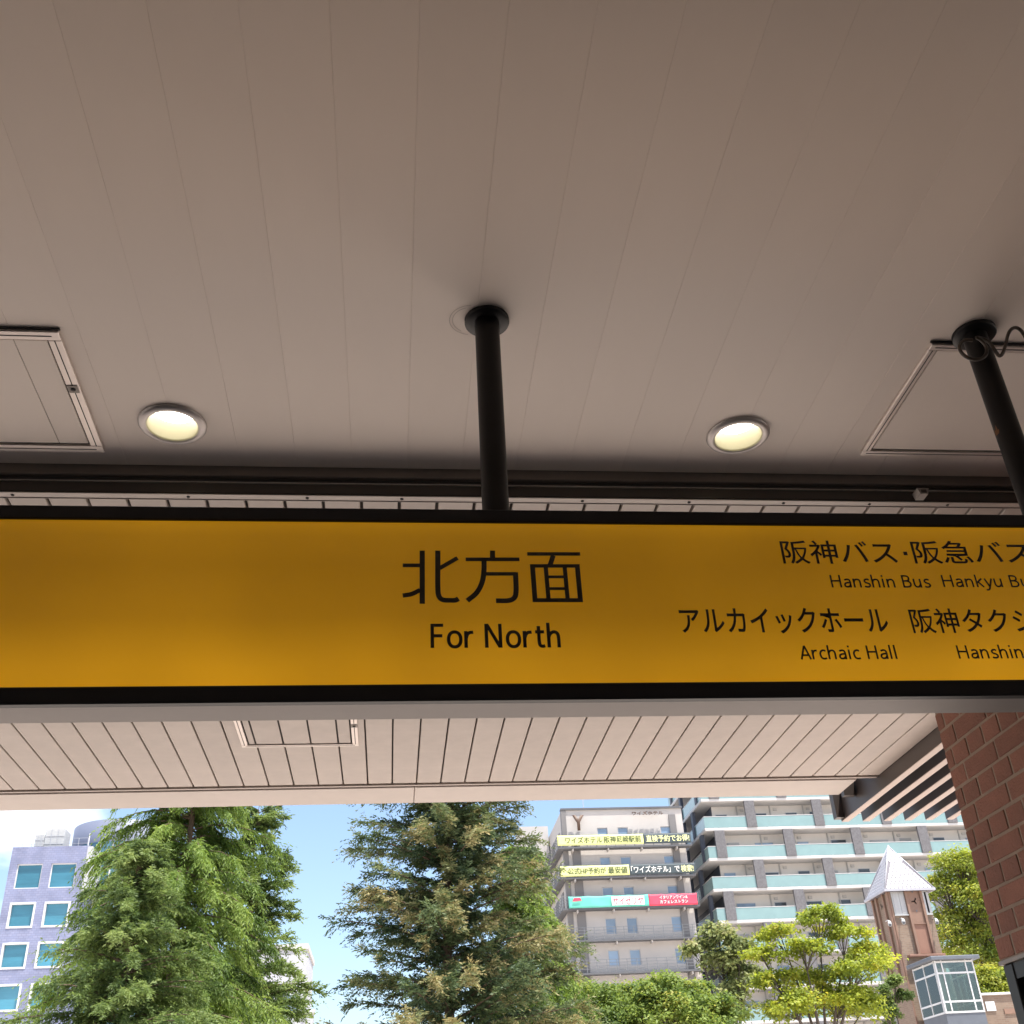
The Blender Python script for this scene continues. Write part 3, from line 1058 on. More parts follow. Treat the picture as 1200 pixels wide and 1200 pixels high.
wall.box(hl, hl + 0.3, YH + 0.3, YH + 17, 0, htop)
wall.box(hr - 0.3, hr, YH + 0.3, YH + 17, 0, htop)
wall.box(hl + 0.3, hr - 0.3, YH + 1.2, YH + 17, 0, htop - 0.5)
wall.build('wall', M['beige'], hot)
for z in lev:
    for x in hw:
        wf = MB()
        for (a0, a1, b0, b1) in ((-hww / 2, -hww / 2 + 0.06, 0, hwh), (hww / 2 - 0.06, hww / 2, 0, hwh),
                                 (-hww / 2 + 0.06, hww / 2 - 0.06, 0, 0.06), (-hww / 2 + 0.06, hww / 2 - 0.06, hwh - 0.06, hwh)):
            wf.box(x + a0, x + a1, YH + 0.08, YH + 0.18, z + 0.62 + b0, z + 0.62 + b1)
        wo = wf.build('window_frame', M['steel'], hot)
        boxpart('pane', M['glass_blue'], wo, x - hww / 2 + 0.06, x + hww / 2 - 0.06, YH + 0.11, YH + 0.14, z + 0.68, z + 0.56 + hwh)
boxpart('pilaster', M['hotel_grey'], hot, at(677, 1084, YH).x, at(687, 1084, YH).x, YH - 0.12, YH - 0.002, 0, htop - 3.2)
boxpart('pilaster', M['hotel_grey'], hot, at(799, 1084, YH).x, at(807, 1084, YH).x, YH - 0.12, YH - 0.002, 0, htop - 0.6)
boxpart('corner_strip', M['hotel_grey'], hot, hl - 0.05, at(663.5, 965, YH).x, YH - 0.1, YH + 0.6, 0, htop - 0.02)
boxpart('parapet', M['deck'], hot, hl - 0.08, hr + 0.08, YH - 0.14, YH + 0.5, htop + 0.002, htop + 0.18)
boxpart('lift_house', M['beige'], hot, hl - 3.0, hl - 0.1, YH + 9, YH + 15, htop - 2.2, htop + 1.0)
boxpart('aerial', M['steel'], hot, at(688, 945, YH).x - 0.03, at(688, 945, YH).x + 0.03, YH + 2, YH + 2.06, htop - 0.5, htop + 3.4)
DL0, DR0 = at(654, 992, YH - 1).x, at(811, 992, YH - 1).x
for k, d in enumerate(decks):
    de = MB().box(DL0 + 0.02 * k, DR0, YH - 1.0, YH - 0.13, d + 0.06, d + 0.2)
    de.box(DL0, hl - 0.06, YH - 0.13, YH + 16, d + 0.06, d + 0.2)
    dk = de.build('deck', M['deck'], hot)
    ra = MB()
    for xx in np.arange(DL0 + 0.05, DR0, 0.9):
        ra.box(xx - 0.025, xx + 0.025, YH - 0.97, YH - 0.92, d + 0.2, d + 1.25)
    for zz in (d + 0.5, d + 0.75, d + 1.0, d + 1.25):
        ra.box(DL0, DR0, YH - 0.965, YH - 0.925, zz, zz + 0.035)
        ra.box(DL0, DL0 + 0.04, YH - 0.9, YH + 15.9, zz, zz + 0.035)
        ra.box(DR0 - 0.04, DR0, YH - 0.92, YH - 0.14, zz, zz + 0.035)
    for yy in np.arange(YH - 0.4, YH + 16, 0.9):
        ra.box(DL0, DL0 + 0.05, yy - 0.025, yy + 0.025, d + 0.2, d + 1.25)
    ra.build('railing', M['rail_dark'], dk)
    br = MB()
    for xx in (DL0 + 1.4, (DL0 + DR0) / 2 - 1.6, (DL0 + DR0) / 2 + 1.6, DR0 - 1.4):
        br.box(xx - 0.06, xx + 0.06, YH - 0.9, YH - 0.13, d - 0.16, d + 0.059)
    br.build('bracket', M['beige'], dk)
    # doors and openings on the side
    for yy in (YH + 2.0, YH + 5.6, YH + 9.2, YH + 12.8):
        boxpart('side_door', M['hotel_grey'], hot, hl - 0.05, hl - 0.003, yy, yy + 1.6, d + 0.22, d + 2.3)
# raised roof lettering
a, b_ = at(741, 955, YH - 0.5), at(777, 950, YH - 0.5)
t = text_part('roof_lettering', 'ワイズホテル', M['brown'], hot, a.x, b_.x, a.z, b_.z, YH - 0.5, 0.008)
sol = t.modifiers.new('s', 'SOLIDIFY')
sol.thickness = 0.12
a, b_ = at(672, 973, YH - 0.5), at(684, 955, YH - 0.5)
t = text_part('roof_emblem', 'Y', M['brown'], hot, a.x, b_.x, a.z, b_.z, YH - 0.5, 0.05)
sol = t.modifiers.new('s', 'SOLIDIFY')
sol.thickness = 0.14

# banners on the hotel railings
M['ban_yellow'] = mat('banner_yellow', (0.70, 0.74, 0.30), 0.7, var=0.05, vscale=0.6)
M['ban_dark'] = mat('banner_dark', (0.05, 0.07, 0.08), 0.7)
M['ban_green'] = mat('banner_green', (0.12, 0.50, 0.40), 0.7, var=0.08, vscale=0.8)
M['ban_red'] = mat('banner_red', (0.72, 0.06, 0.11), 0.7, var=0.08, vscale=0.8)
M['ban_white'] = mat('banner_white', (0.85, 0.85, 0.8), 0.7)
M['ban_ink'] = mat('banner_ink', (0.03, 0.055, 0.02), 0.7)
M['ban_lemon'] = mat('banner_lemon', (0.82, 0.84, 0.42), 0.7)
YB = YH - 1.03


def cloth(x0, x1, z0, z1, y, sag=0.05):
    nx, nz_ = 40, 6
    vs, fs = [], []
    for i in range(nx + 1):
        for j in range(nz_ + 1):
            u, v_ = i / nx, j / nz_
            x = x0 + (x1 - x0) * u
            z = z0 + (z1 - z0) * v_
            bx = sag * 0.5 * (math.sin(x * 2.3 + v_ * 2.0) + 0.6 * math.sin(x * 5.1 - v_ * 3.1)) * (0.3 + v_ * (1 - v_) * 2)
            vs.append((x, y + bx * 0.5 - abs(sag) * 0.4, z - sag * 0.5 * math.sin(math.pi * ((u * 4) % 1)) * v_))
    for i in range(nx):
        for j in range(nz_):
            a = i * (nz_ + 1) + j
            fs.append((a, a + nz_ + 1, a + nz_ + 2, a + 1))
    return MB().add(vs, fs, True)


def banner(label, zc, h, segs, sag=0.02):
    x0, x1 = segs[0][0], segs[-1][1]
    o = thing('banner', ((x0 + x1) / 2, YB, zc - h / 2), label, 'banner', 'banners on the hotel railings')
    for (a, b_, mt_, txts) in segs:
        c = cloth(a, b_, zc - h / 2, zc + h / 2, YB, sag).build('cloth', mt_, o)
        c.modifiers.new('s', 'SOLIDIFY').thickness = 0.01
        for (s, ink, u0, u1, v0, v1, off) in txts:
            text_part('lettering', s, ink, c, a + (b_ - a) * u0, a + (b_ - a) * u1,
                      zc - h / 2 + h * v0, zc - h / 2 + h * v1, YB - 0.14 if sag > 0.05 else YB - 0.05, off)
    return o


yz = lambda x, y: (at(x, y, YB).x, at(x, y, YB).z)
xa, xm, xb = at(653, 984, YB).x, at(754, 984, YB).x, at(810, 984, YB).x
banner('pale yellow and black hotel banner on the top railing', at(730, 983.5, YB).z, 0.92,
       [(xa, xm, M['ban_yellow'], [('ワイズホテル', M['ban_ink'], 0.09, 0.52, 0.18, 0.82, 0.012), ('阪神尼崎駅前', M['ban_ink'], 0.54, 0.97, 0.16, 0.84, 0.012)]),
        (xm + 0.03, xb, M['ban_dark'], [('直接予約でお得!', M['ban_lemon'], 0.05, 0.96, 0.16, 0.84, 0.012)])])
xa, xm, xb = at(656.5, 1019, YB).x, at(737.5, 1019, YB).x, at(815, 1019, YB).x
banner('pale yellow and black hotel banner on the second railing down', at(730, 1019.5, YB).z, 0.92,
       [(xa, xm, M['ban_yellow'], [('公式HP予約が', M['ban_ink'], 0.11, 0.66, 0.18, 0.82, 0.012), ('最安値', M['ban_ink'], 0.69, 0.97, 0.16, 0.84, 0.012)]),
        (xm + 0.03, xb, M['ban_dark'], [('「ワイズホテル」で', M['ban_white'], 0.02, 0.76, 0.16, 0.84, 0.012), ('検索!', M['ban_lemon'], 0.78, 0.97, 0.16, 0.84, 0.012)])])
xa, xm, xb = at(666, 1055, YB).x, at(760, 1055, YB).x, at(817, 1055, YB).x
b3 = banner('wrinkled green and red restaurant banner on the third railing down', at(740, 1055.5, YB).z, 1.02,
            [(xa, xm, M['ban_green'], [('サイゼリヤ', M['ban_red'], 0.55, 0.93, 0.16, 0.82, 0.012)]),
             (xm + 0.03, xb, M['ban_red'], [('イタリアンワイン&', M['ban_white'], 0.22, 0.8, 0.55, 0.84, 0.012), ('カフェレストラン', M['ban_white'], 0.22, 0.8, 0.16, 0.45, 0.012)])], 0.09)
gc = [c for c in b3.children][0]
zc_ = at(740, 1055.5, YB).z
w = MB()
for s_ in range(1):
    w.add([(xa + (xm - xa) * 0.535, YB - 0.125, zc_ - 0.38), (xa + (xm - xa) * 0.945, YB - 0.125, zc_ - 0.38),
           (xa + (xm - xa) * 0.945, YB - 0.125, zc_ + 0.38), (xa + (xm - xa) * 0.535, YB - 0.125, zc_ + 0.38)], [(0, 1, 2, 3)])
w.build('text_ground', M['ban_white'], gc)
MB().add([(xa + 0.35, YB - 0.125, zc_ + 0.05), (xa + 1.2, YB - 0.125, zc_ + 0.1), (xa + 1.1, YB - 0.125, zc_ + 0.36), (xa + 0.5, YB - 0.125, zc_ + 0.36)], [(0, 1, 2, 3)]).build('emblem', M['ban_red'], gc)

# ---- apartment block
YA = 103.5
za = [at(829, yy, YA).z for yy in (939.5, 974, 1009, 1045.5)]
AH = (za[0] - za[3]) / 3
ax0 = at(828.5, 990, YA).x
ax1 = ax0 + 46
apt = thing('apartment_building', (ax0 + 20, YA + 8, 0), 'white apartment block with aqua glass balconies and dark dividers', 'building')
M['apt_white'] = mat('apt_white', (0.47, 0.465, 0.46), 0.7, var=0.05, vscale=0.5)
M['apt_wall'] = mat('apt_wall', (0.63, 0.61, 0.585), 0.8, var=0.05, vscale=0.7)
M['apt_stone'] = mat('apt_stone', (0.13, 0.128, 0.135), 0.8, var=0.3, vscale=5)
M['navy'] = mat('apt_navy', (0.05, 0.06, 0.085), 0.6, var=0.1)
M['aqua'] = mat('aqua_glass', (0.21, 0.32, 0.32), 0.12, spec=0.6, var=0.08, vscale=0.8)
M['grey_unit'] = mat('grey_unit', (0.4, 0.4, 0.4), 0.6)
M['dark_glass'] = mat('dark_glass', (0.07, 0.08, 0.09), 0.1)
nf_up = 3
floors = [za[0] + AH * (nf_up - k) for k in range(nf_up + 11) if za[0] + AH * (nf_up - k) > 1.0]
BD = 1.9
boxpart('wall', M['apt_wall'], apt, ax0 + 1.5, ax1, YA + BD, YA + 14, 0, floors[0] + 2.6)
per = at(1006, 1002, YA).x - at(926, 1004, YA).x
cw = 0.98
xA = at(845, 990, YA).x      # divider phase on even floors
xO = at(879.5, 954, YA).x
for k, z in enumerate(floors):
    sl = boxpart('slab', M['apt_white'], apt, ax0, ax1, YA, YA + BD - 0.003, z, z + 0.28, bev=0.03)
    ss = boxpart('side_slab', M['apt_white'], apt, ax0, ax0 + 1.5, YA + BD, YA + 13, z, z + 0.28)
    even = (k - nf_up) % 2 == 0
    ph = xA if even else xO
    xs = []
    x = ph - per
    while x < ax1:
        xs.append(x)
        x += per
    edges = [ax0 + 0.06]
    for x in xs:
        if x - cw / 2 < ax0:
            continue
        boxpart('divider', M['apt_stone'], apt, x - cw / 2, x + cw / 2, YA - 0.07, YA + 0.22, z + 0.283, z + AH - 0.003)
        edges += [x - cw / 2 - 0.01, x + cw / 2 + 0.01]
    edges.append(ax1)
    for p, q in zip(edges[0::2], edges[1::2]):
        if q - p < 0.3:
            continue
        gp = boxpart('glass_panel', M['aqua'], apt, p, q, YA + 0.06, YA + 0.085, z + 0.31, z + 1.36)
        boxpart('handrail', M['apt_white'], gp, p, q, YA + 0.04, YA + 0.11, z + 1.3605, z + 1.42)
    # side balcony glass and columns
    gp = boxpart('side_glass', M['aqua'], apt, ax0 + 0.06, ax0 + 0.085, YA + 0.1, YA + 12.9, z + 0.31, z + 1.36)
    boxpart('handrail', M['apt_white'], gp, ax0 + 0.04, ax0 + 0.11, YA + 0.1, YA + 12.9, z + 1.3605, z + 1.42)
    for yy in (YA + (1.4 if even else 3.6), YA + 7.5, YA + 11):
        boxpart('side_column', M['navy'], apt, ax0 - 0.06, ax0 + 0.25, yy, yy + 0.7, z + 0.283, z + AH - 0.003)
    boxpart('side_wall', M['navy'], apt, ax0 + 1.46, ax0 + 1.498, YA + BD + 0.02, YA + 13, z + 0.283, z + AH - 0.003)
    # doors, air-conditioners and drain pipes on the back wall
    x = ax0 + 1.8 + (0.8 if even else 0.0)
    while x < ax1 - 3:
        wdt = random.choice((1.2, 1.6, 1.9))
        top = z + random.choice((2.08, 2.14, 2.2))
        fr = boxpart('balcony_door', M['steel'], apt, x, x + wdt, YA + BD - 0.06, YA + BD - 0.002, z + 0.285, top)
        boxpart('pane', random.choice((M['dark_glass'], M['glass_blue'], M['grey_unit'])), fr, x + 0.06, x + wdt - 0.06, YA + BD - 0.08, YA + BD - 0.0605, z + 0.33, top - 0.06)
        x += wdt + random.uniform(1.2, 2.6)
    for x in np.arange(ax0 + 4.0 + (2 if even else 0), ax1, per / 2):
        boxpart('drain_pipe', M['grey_unit'], apt, x, x + 0.1, YA + BD - 0.14, YA + BD - 0.03, z + 0.283, z + AH - 0.003)
        MB().box(x + 0.4, x + 0.75, YA + BD - 0.12, YA + BD - 0.001, z + AH - 0.5, z + AH - 0.25).build('vent_hood', M['apt_white'], apt)
boxpart('roof', M['apt_white'], apt, ax0, ax1, YA, YA + 14, floors[0] + AH, floors[0] + AH + 0.4)

# ---- little white block seen past the left trees
YW = 92.0
a, b_ = at(332, 1200, YW), at(360, 1112, YW)
wb = thing('white_building', ((a.x + b_.x) / 2, YW + 4, 0), 'narrow white building peeking out right of the left trees', 'building')
boxpart('wall', M['pale_wall'], wb, a.x - 3, b_.x, YW, YW + 8, 0, b_.z)
boxpart('cornice', M['apt_white'], wb, a.x - 3.1, b_.x + 0.1, YW - 0.1, YW + 8.1, b_.z + 0.002, b_.z + 0.4)
for zz in np.arange(3, b_.z - 2, 3.2):
    wn_ = boxpart('window', M['white_frame'], wb, b_.x - 1.7, b_.x - 0.5, YW - 0.05, YW - 0.002, zz, zz + 1.6)
    boxpart('pane', M['glass_blue'], wn_, b_.x - 1.62, b_.x - 0.58, YW - 0.07, YW - 0.052, zz + 0.08, zz + 1.52)
c1 = at(361, 1184, 80)
ch = thing('flue_pipe', (c1.x, 80, 0), 'grey round flue pipe beside the left trees', 'flue')
MB().lathe(c1.x, 80, [(0.42, 0), (0.42, c1.z - 0.3)], 24).build('pipe', M['steel'], ch)
MB().lathe(c1.x, 80, [(0.42, c1.z - 0.299), (0.48, c1.z - 0.28), (0.48, c1.z), (0.3, c1.z + 0.02), (0.01, c1.z + 0.02)], 24).build('cap', M['steel'], ch)

# ---- clock tower with glazed lift lobby
YT = 50.0
M['tower_brick'] = brick_mat('tower_brick', (0.25, 0.18, 0.13), (0.205, 0.14, 0.10), (0.24, 0.19, 0.15), 0.23, 0.075, 0.85, 0.012)
M['tower_rib'] = mat('tower_rib', (0.23, 0.14, 0.10), 0.7, var=0.12, vscale=3)
M['terracotta'] = mat('terracotta', (0.25, 0.135, 0.095), 0.75, var=0.1, vscale=3)
M['roof_tile'] = mat('roof_tile', (0.40, 0.40, 0.44), 0.4, var=0.06, vscale=3)
M['slate'] = mat('slate', (0.11, 0.125, 0.15), 0.6, var=0.1)
mt, n, l, b = nodes_of('lobby_glass')
b.inputs['Base Color'].default_value = (0.55, 0.66, 0.6, 1)
b.inputs['Roughness'].default_value = 0.03
b.inputs['Transmission Weight'].default_value = 0.0
tb_ = n.new('ShaderNodeBsdfTransparent')
tb_.inputs['Color'].default_value = (0.72, 0.8, 0.75, 1)
gb_ = n.new('ShaderNodeBsdfGlossy')
gb_.inputs['Roughness'].default_value = 0.03
fz_ = n.new('ShaderNodeFresnel')
fz_.inputs['IOR'].default_value = 1.9
mz_ = n.new('ShaderNodeMixShader')
l.new(fz_.outputs['Fac'], mz_.inputs['Fac'])
l.new(tb_.outputs['BSDF'], mz_.inputs[1])
l.new(gb_.outputs['BSDF'], mz_.inputs[2])
l.new(mz_.outputs['Shader'], n['Material Output'].inputs['Surface'])
M['lobby_glass'] = mt
eL, eR = at(1037, 1044, YT), at(1095, 1042.8, YT)
ez = (eL.z + eR.z) / 2
ew = eR.x - eL.x
ecx, ecy = (eL.x + eR.x) / 2, YT + ew / 2
apz = at(1040, 992, ecy).z
tw = thing('clock_tower', (ecx, ecy, 0), 'slim brown brick clock tower with a pale pointed tiled roof', 'tower')
bh_ = ew * 0.40
tx0, tx1, ty0, ty1 = ecx - bh_, ecx + bh_, ecy - bh_, ecy + bh_
boxpart('shaft', M['tower_brick'], tw, tx0, tx1, ty0, ty1, 0, ez - 0.003)
# pyramid roof with diamond tiles
rf = MB()
ov = ew / 2
cs = [(ecx - ov, ecy - ov), (ecx + ov, ecy - ov), (ecx + ov, ecy + ov), (ecx - ov, ecy + ov)]
rf.add([(x, y, ez + 0.07) for x, y in cs] + [(ecx, ecy, apz)], [(0, 1, 4), (1, 2, 4), (2, 3, 4), (3, 0, 4)])
rf.add([(x, y, ez) for x, y in cs] + [(x, y, ez + 0.07) for x, y in cs], [(3, 2, 1, 0), (0, 1, 5, 4), (1, 2, 6, 5), (2, 3, 7, 6), (3, 0, 4, 7)])
ro = rf.build('roof', mat('roof_under', (0.13, 0.12, 0.14), 0.7), tw)
tiles = MB()
for s_ in range(4):
    A = Vector((*cs[s_], ez + 0.07))
    B = Vector((*cs[(s_ + 1) % 4], ez + 0.07))
    T = Vector((ecx, ecy, apz))
    nrm = (B - A).cross(T - A).normalized()
    nrow = 7
    for r_ in range(nrow * 2):
        v_ = (r_ + 0.5) / (nrow * 2)
        half = 1 - v_
        nt = 6
        for q in range(-nt, nt + 1):
            u = (q + (0.5 if r_ % 2 else 0)) / nt
            du, dv = 0.40 / nt, 0.80 / (nrow * 2)
            if abs(u) + du * 0.9 > half or v_ + dv > 0.98:
                continue
            mid = (A + B) / 2
            ex = (B - A) / 2
            up_ = T - mid
            P = lambda uu, vv, hh: mid + ex * uu + up_ * vv + nrm * hh
            hb = 0.02
            vs = [P(u, v_ - dv, 0.024), P(u + du, v_, 0.014), P(u, v_ + dv, 0.006), P(u - du, v_, 0.014)]
            vs += [P(u, v_ - dv, 0.0), P(u + du, v_, 0.0), P(u, v_ + dv, 0.0), P(u - du, v_, 0.0)]
            tiles.add(vs, [(0, 1, 2, 3), (4, 5, 1, 0), (7, 4, 0, 3), (5, 6, 2, 1), (6, 7, 3, 2)])
ea = MB()
e2 = ov + 0.045
ea.box(ecx - e2, ecx + e2, ecy - e2, ecy - ov - 0.001, ez - 0.01, ez + 0.10)
ea.box(ecx - e2, ecx + e2, ecy + ov + 0.001, ecy + e2, ez - 0.01, ez + 0.10)
ea.box(ecx - e2, ecx - ov - 0.001, ecy - ov - 0.001, ecy + ov + 0.001, ez - 0.01, ez + 0.10)
ea.box(ecx + ov + 0.001, ecx + e2, ecy - ov - 0.001, ecy + ov + 0.001, ez - 0.01, ez + 0.10)
ea.build('eave_trim', M['roof_tile'], ro)
for q in range(4):
    MB().tube([Vector((*cs[q], ez + 0.08)), Vector((ecx, ecy, apz + 0.01))], 0.035, 6).build('hip_ridge', M['roof_tile'], ro)
tag(tiles.build('roof_shingle', M['roof_tile'], ro), kind='stuff')
MB().lathe(ecx, ecy, [(0.07, apz - 0.12), (0.07, apz - 0.02), (0.03, apz + 0.04), (0.01, apz + 0.06)], 12).build('finial', M['roof_tile'], ro)
# bays: ribs, grey louvre lights, clock panel on the front and left faces
zb_ = at(1077, 1118, YT).z
zl_ = at(1050, 1071, YT).z
rx = [at(1060, 1047, ty0).x, at(1077.5, 1047, ty0).x]
for x in rx:
    boxpart('rib', M['tower_rib'], tw, x - 0.06, x + 0.06, ty0 - 0.14, ty0 - 0.002, zb_, ez - 0.004, bev=0.01)
pn = boxpart('clock_panel', M['tower_rib'], tw, rx[0] + 0.062, rx[1] - 0.062, ty0 - 0.05, ty0 - 0.003, zb_ + 1.35, ez - 0.004)
boxpart('lower_panel', M['terracotta'], tw, rx[0] + 0.062, rx[1] - 0.062, ty0 - 0.045, ty0 - 0.003, zb_ + 0.05, zb_ + 1.30)
boxpart('panel_sill', M['tower_rib'], tw, rx[0] + 0.062, rx[1] - 0.062, ty0 - 0.1, ty0 - 0.004, zb_ + 1.302, zb_ + 1.348)
boxpart('sill', M['terracotta'], tw, tx0 + 0.25, tx1 + 0.02, ty0 - 0.28, ty0 - 0.002, zb_ - 0.1, zb_ - 0.003, bev=0.01)
hx, hz_ = (rx[0] + rx[1]) / 2, (zl_ + ez) / 2 + 0.05
hnd = MB()
for ang, ln in ((35, 0.17), (150, 0.13), (265, 0.15)):
    d = Vector((math.sin(R(ang)), 0, math.cos(R(ang))))
    nn = Vector((d.z, 0, -d.x)) * 0.022
    c0 = Vector((hx, ty0 - 0.07, hz_))
    hnd.add([c0 - nn, c0 + nn, c0 + d * ln + nn * 0.9, c0 + d * ln - nn * 0.9], [(0, 1, 2, 3), (3, 2, 1, 0)])
hnd.build('clock_hand', M['slate'], pn)
mk = MB()
for k in range(12):
    a = R(30 * k)
    cx_, cz_ = hx + 0.36 * math.sin(a), hz_ + 0.42 * math.cos(a)
    if k % 3 == 0:
        mk.box(cx_ - 0.03, cx_ + 0.03, ty0 - 0.07, ty0 - 0.052, cz_ - 0.03, cz_ + 0.03)
mk.build('hour_mark', M['slate'], pn)
for (xa_, xb2) in ((tx0 + 0.06, rx[0] - 0.07), (rx[1] + 0.07, tx1 - 0.06)):
    lv = boxpart('louvre_light', M['ac_white'], tw, xa_ + 0.04, xb2, ty0 - 0.03, ty0 - 0.003, zl_, ez - 0.004)
    for q in range(2):
        xx = xa_ + 0.04 + (xb2 - xa_ - 0.04) * (q + 0.5) / 2
        boxpart('slat', M['grey_unit'], lv, xx - 0.10, xx + 0.10, ty0 - 0.05, ty0 - 0.031, zl_ + 0.05, ez - 0.06)
    boxpart('ledge', M['ac_white'], tw, xa_, xb2 + 0.02, ty0 - 0.1, ty0 - 0.002, zl_ - 0.05, zl_ - 0.003)
for yy in (ty0 + 0.05, ecy - 0.4, ecy + 0.4, ty1 - 0.1):
    boxpart('rib', M['tower_rib'], tw, tx0 - 0.1, tx0 - 0.002, yy - 0.06, yy + 0.06, zb_ - 1.0, ez - 0.004)
boxpart('corner_rib', M['tower_rib'], tw, tx0 - 0.02, tx0 + 0.05, ty0 - 0.04, ty0 + 0.03, 0, ez - 0.005)
hnd = MB()
for ang, ln in ((35, 0.17), (150, 0.13), (265, 0.15)):
    d = Vector((0, math.sin(R(ang)), math.cos(R(ang))))
    nn = Vector((0, d.z, -d.y)) * 0.022
    c0 = Vector((tx0 - 0.03, ecy, hz_))
    hnd.add([c0 - nn, c0 + nn, c0 + d * ln + nn * 0.9, c0 + d * ln - nn * 0.9], [(0, 1, 2, 3), (3, 2, 1, 0)])
hnd.build('clock_hand', M['slate'], tw)

# security cameras and lamps on the tower


def cctv(p, label):
    o = thing('security_camera', tuple(p), label, 'camera', 'white cameras on the clock tower')
    MB().tube([p + Vector((0, 0.32, 0.16)), p + Vector((0, 0.05, 0.16)), p + Vector((0, 0, 0.08))], 0.022, 8).build('arm', M['ac_white'], o)
    MB().tube([p + Vector((0.05, 0.06, 0.09)), p + Vector((-0.03, -0.13, -0.04)), p + Vector((-0.06, -0.2, -0.085))], [0.07, 0.085, 0.08], 12).build('body', M['ac_white'], o)
    MB().tube([p + Vector((-0.06, -0.2, -0.085)), p + Vector((-0.064, -0.21, -0.092))], 0.055, 12).build('lens', M['slate'], o)


cctv(at(1042, 1082.5, ty0 - 0.3), 'white security camera on the tower, left of the clock panel ribs')
cctv(at(1058, 1080, ty0 - 0.3), 'white security camera on the tower beside the left rib')
cctv(at(1097, 1080, ty0 - 0.3), 'white security camera at the right corner of the tower')

# glazed lobby in front of the tower's foot
YL = YT - 2.6
gA, gB = at(1094, 1126, YL), at(1139, 1124.5, YL)
gz1 = (gA.z + gB.z) / 2
gz0 = at(1105, 1188, YL).z
gx0, gx1 = gA.x, gB.x
gy1 = YT - 0.4
lob = thing('lift_lobby', ((gx0 + gx1) / 2, (YL + gy1) / 2, 0), 'small glass lift lobby with white frames at the foot of the tower', 'lobby')
boxpart('base', M['slate'], lob, gx0, gx1, YL, gy1, 0, gz0)
boxpart('lobby_roof', M['slate'], lob, gx0 - 0.22, gx1 + 0.25, YL - 0.25, gy1 + 0.1, gz1 + 0.003, gz1 + 0.16, bev=0.02)
zh = gz0 + (gz1 - gz0) * 0.74
zlw = gz0 + (gz1 - gz0) * 0.20


def frame_bar(*a):
    boxpart('frame_bar', M['white_frame'], lob, *a)


t_ = 0.055
for x in (gx0, gx0 + (gx1 - gx0) * 0.16, gx0 + (gx1 - gx0) * 0.78, gx1 - t_):
    frame_bar(x, x + t_, YL - 0.03, YL + 0.05, gz0 + 0.001, gz1)
for z in (gz0 + 0.002, zlw, zh, gz1 - 0.09):
    frame_bar(gx0 + 0.003, gx1 - 0.003, YL - 0.025, YL + 0.045, z, z + 0.07)
ys_ = [YL + 0.06, YL + (gy1 - YL) * 0.5, gy1 - t_]
for y in ys_:
    frame_bar(gx0 - 0.02, gx0 + 0.05, y, y + t_, gz0 + 0.001, gz1)
for z in (gz0 + 0.002, zlw, zh, gz1 - 0.09):
    frame_bar(gx0 - 0.015, gx0 + 0.045, YL + 0.052, gy1 - 0.003, z, z + 0.07)
xs_ = [gx0, gx0 + (gx1 - gx0) * 0.16, gx0 + (gx1 - gx0) * 0.78, gx1]
zs_ = [gz0, zlw, zh, gz1]
for i in range(3):
    for j in range(3):
        boxpart('pane', M['lobby_glass'], lob, xs_[i] + 0.06, xs_[i + 1] - 0.004, YL, YL + 0.012, zs_[j] + 0.075, zs_[j + 1] - 0.002)
for i in range(2):
    for j in range(3):
        boxpart('pane', M['lobby_glass'], lob, gx0 + 0.005, gx0 + 0.017, ys_[i] + 0.06, ys_[i + 1] - 0.004, zs_[j] + 0.075, zs_[j + 1] - 0.002)
frame_bar(gx1 - 0.06, gx1 - 0.01, gy1 - 0.6, gy1 - 0.55, gz0 + 0.001, gz1)
for z in (gz0 + 0.002, zlw, zh, gz1 - 0.09):
    frame_bar(gx1 - 0.055, gx1 - 0.015, YL + 0.06, gy1 - 0.003, z, z + 0.06)
for j in range(3):
    boxpart('pane', M['lobby_glass'], lob, gx1 - 0.04, gx1 - 0.03, YL + 0.07, gy1 - 0.01, zs_[j] + 0.075, zs_[j + 1] - 0.002)
boxpart('lift_car', M['ac_white'], lob, gx0 + 0.9, gx1 - 0.5, gy1 - 0.9, gy1 - 0.02, gz0 + 0.002, zh + 0.2)
boxpart('lift_door', M['steel'], lob, gx0 + 1.1, gx1 - 0.7, gy1 - 0.95, gy1 - 0.903, gz0 + 0.002, zh - 0.2)
for q in range(4):
    xx = gx0 + (gx1 - gx0) * (0.26 + 0.15 * q)
    boxpart('blind_strip', M['grey_unit'], lob, xx, xx + 0.04, YL + 0.2, YL + 0.21, zlw + 0.08, zh - 0.01)

# low brick annex to the right
YX = YL + 0.6
xa, xb = at(1147, 1172, YX), at(1200, 1165, YX)
an = thing('brick_annex', (xa.x + 2, YX + 2, 0), 'low tan brick annex with a white coping right of the glass lobby', 'building')
az_ = at(1168, 1166, YX).z
boxpart('wall', M['tower_brick'], an, xa.x, xa.x + 5, YX, YX + 4, 0, az_)
boxpart('coping', M['white_frame'], an, xa.x - 0.08, xa.x + 5.1, YX - 0.08, YX + 4.1, az_ + 0.002, az_ + 0.09, bev=0.01)
boxpart('band', M['tower_rib'], an, xa.x + 1.0, xa.x + 5, YX - 0.04, YX - 0.002, az_ - 0.75, az_ - 0.55)
q0, q1 = at(1156.5, 1185, YX), at(1164.5, 1173.5, YX)
boxpart('plaque', M['white_frame'], an, q0.x, q1.x, YX - 0.04, YX - 0.002, q0.z, q1.z)

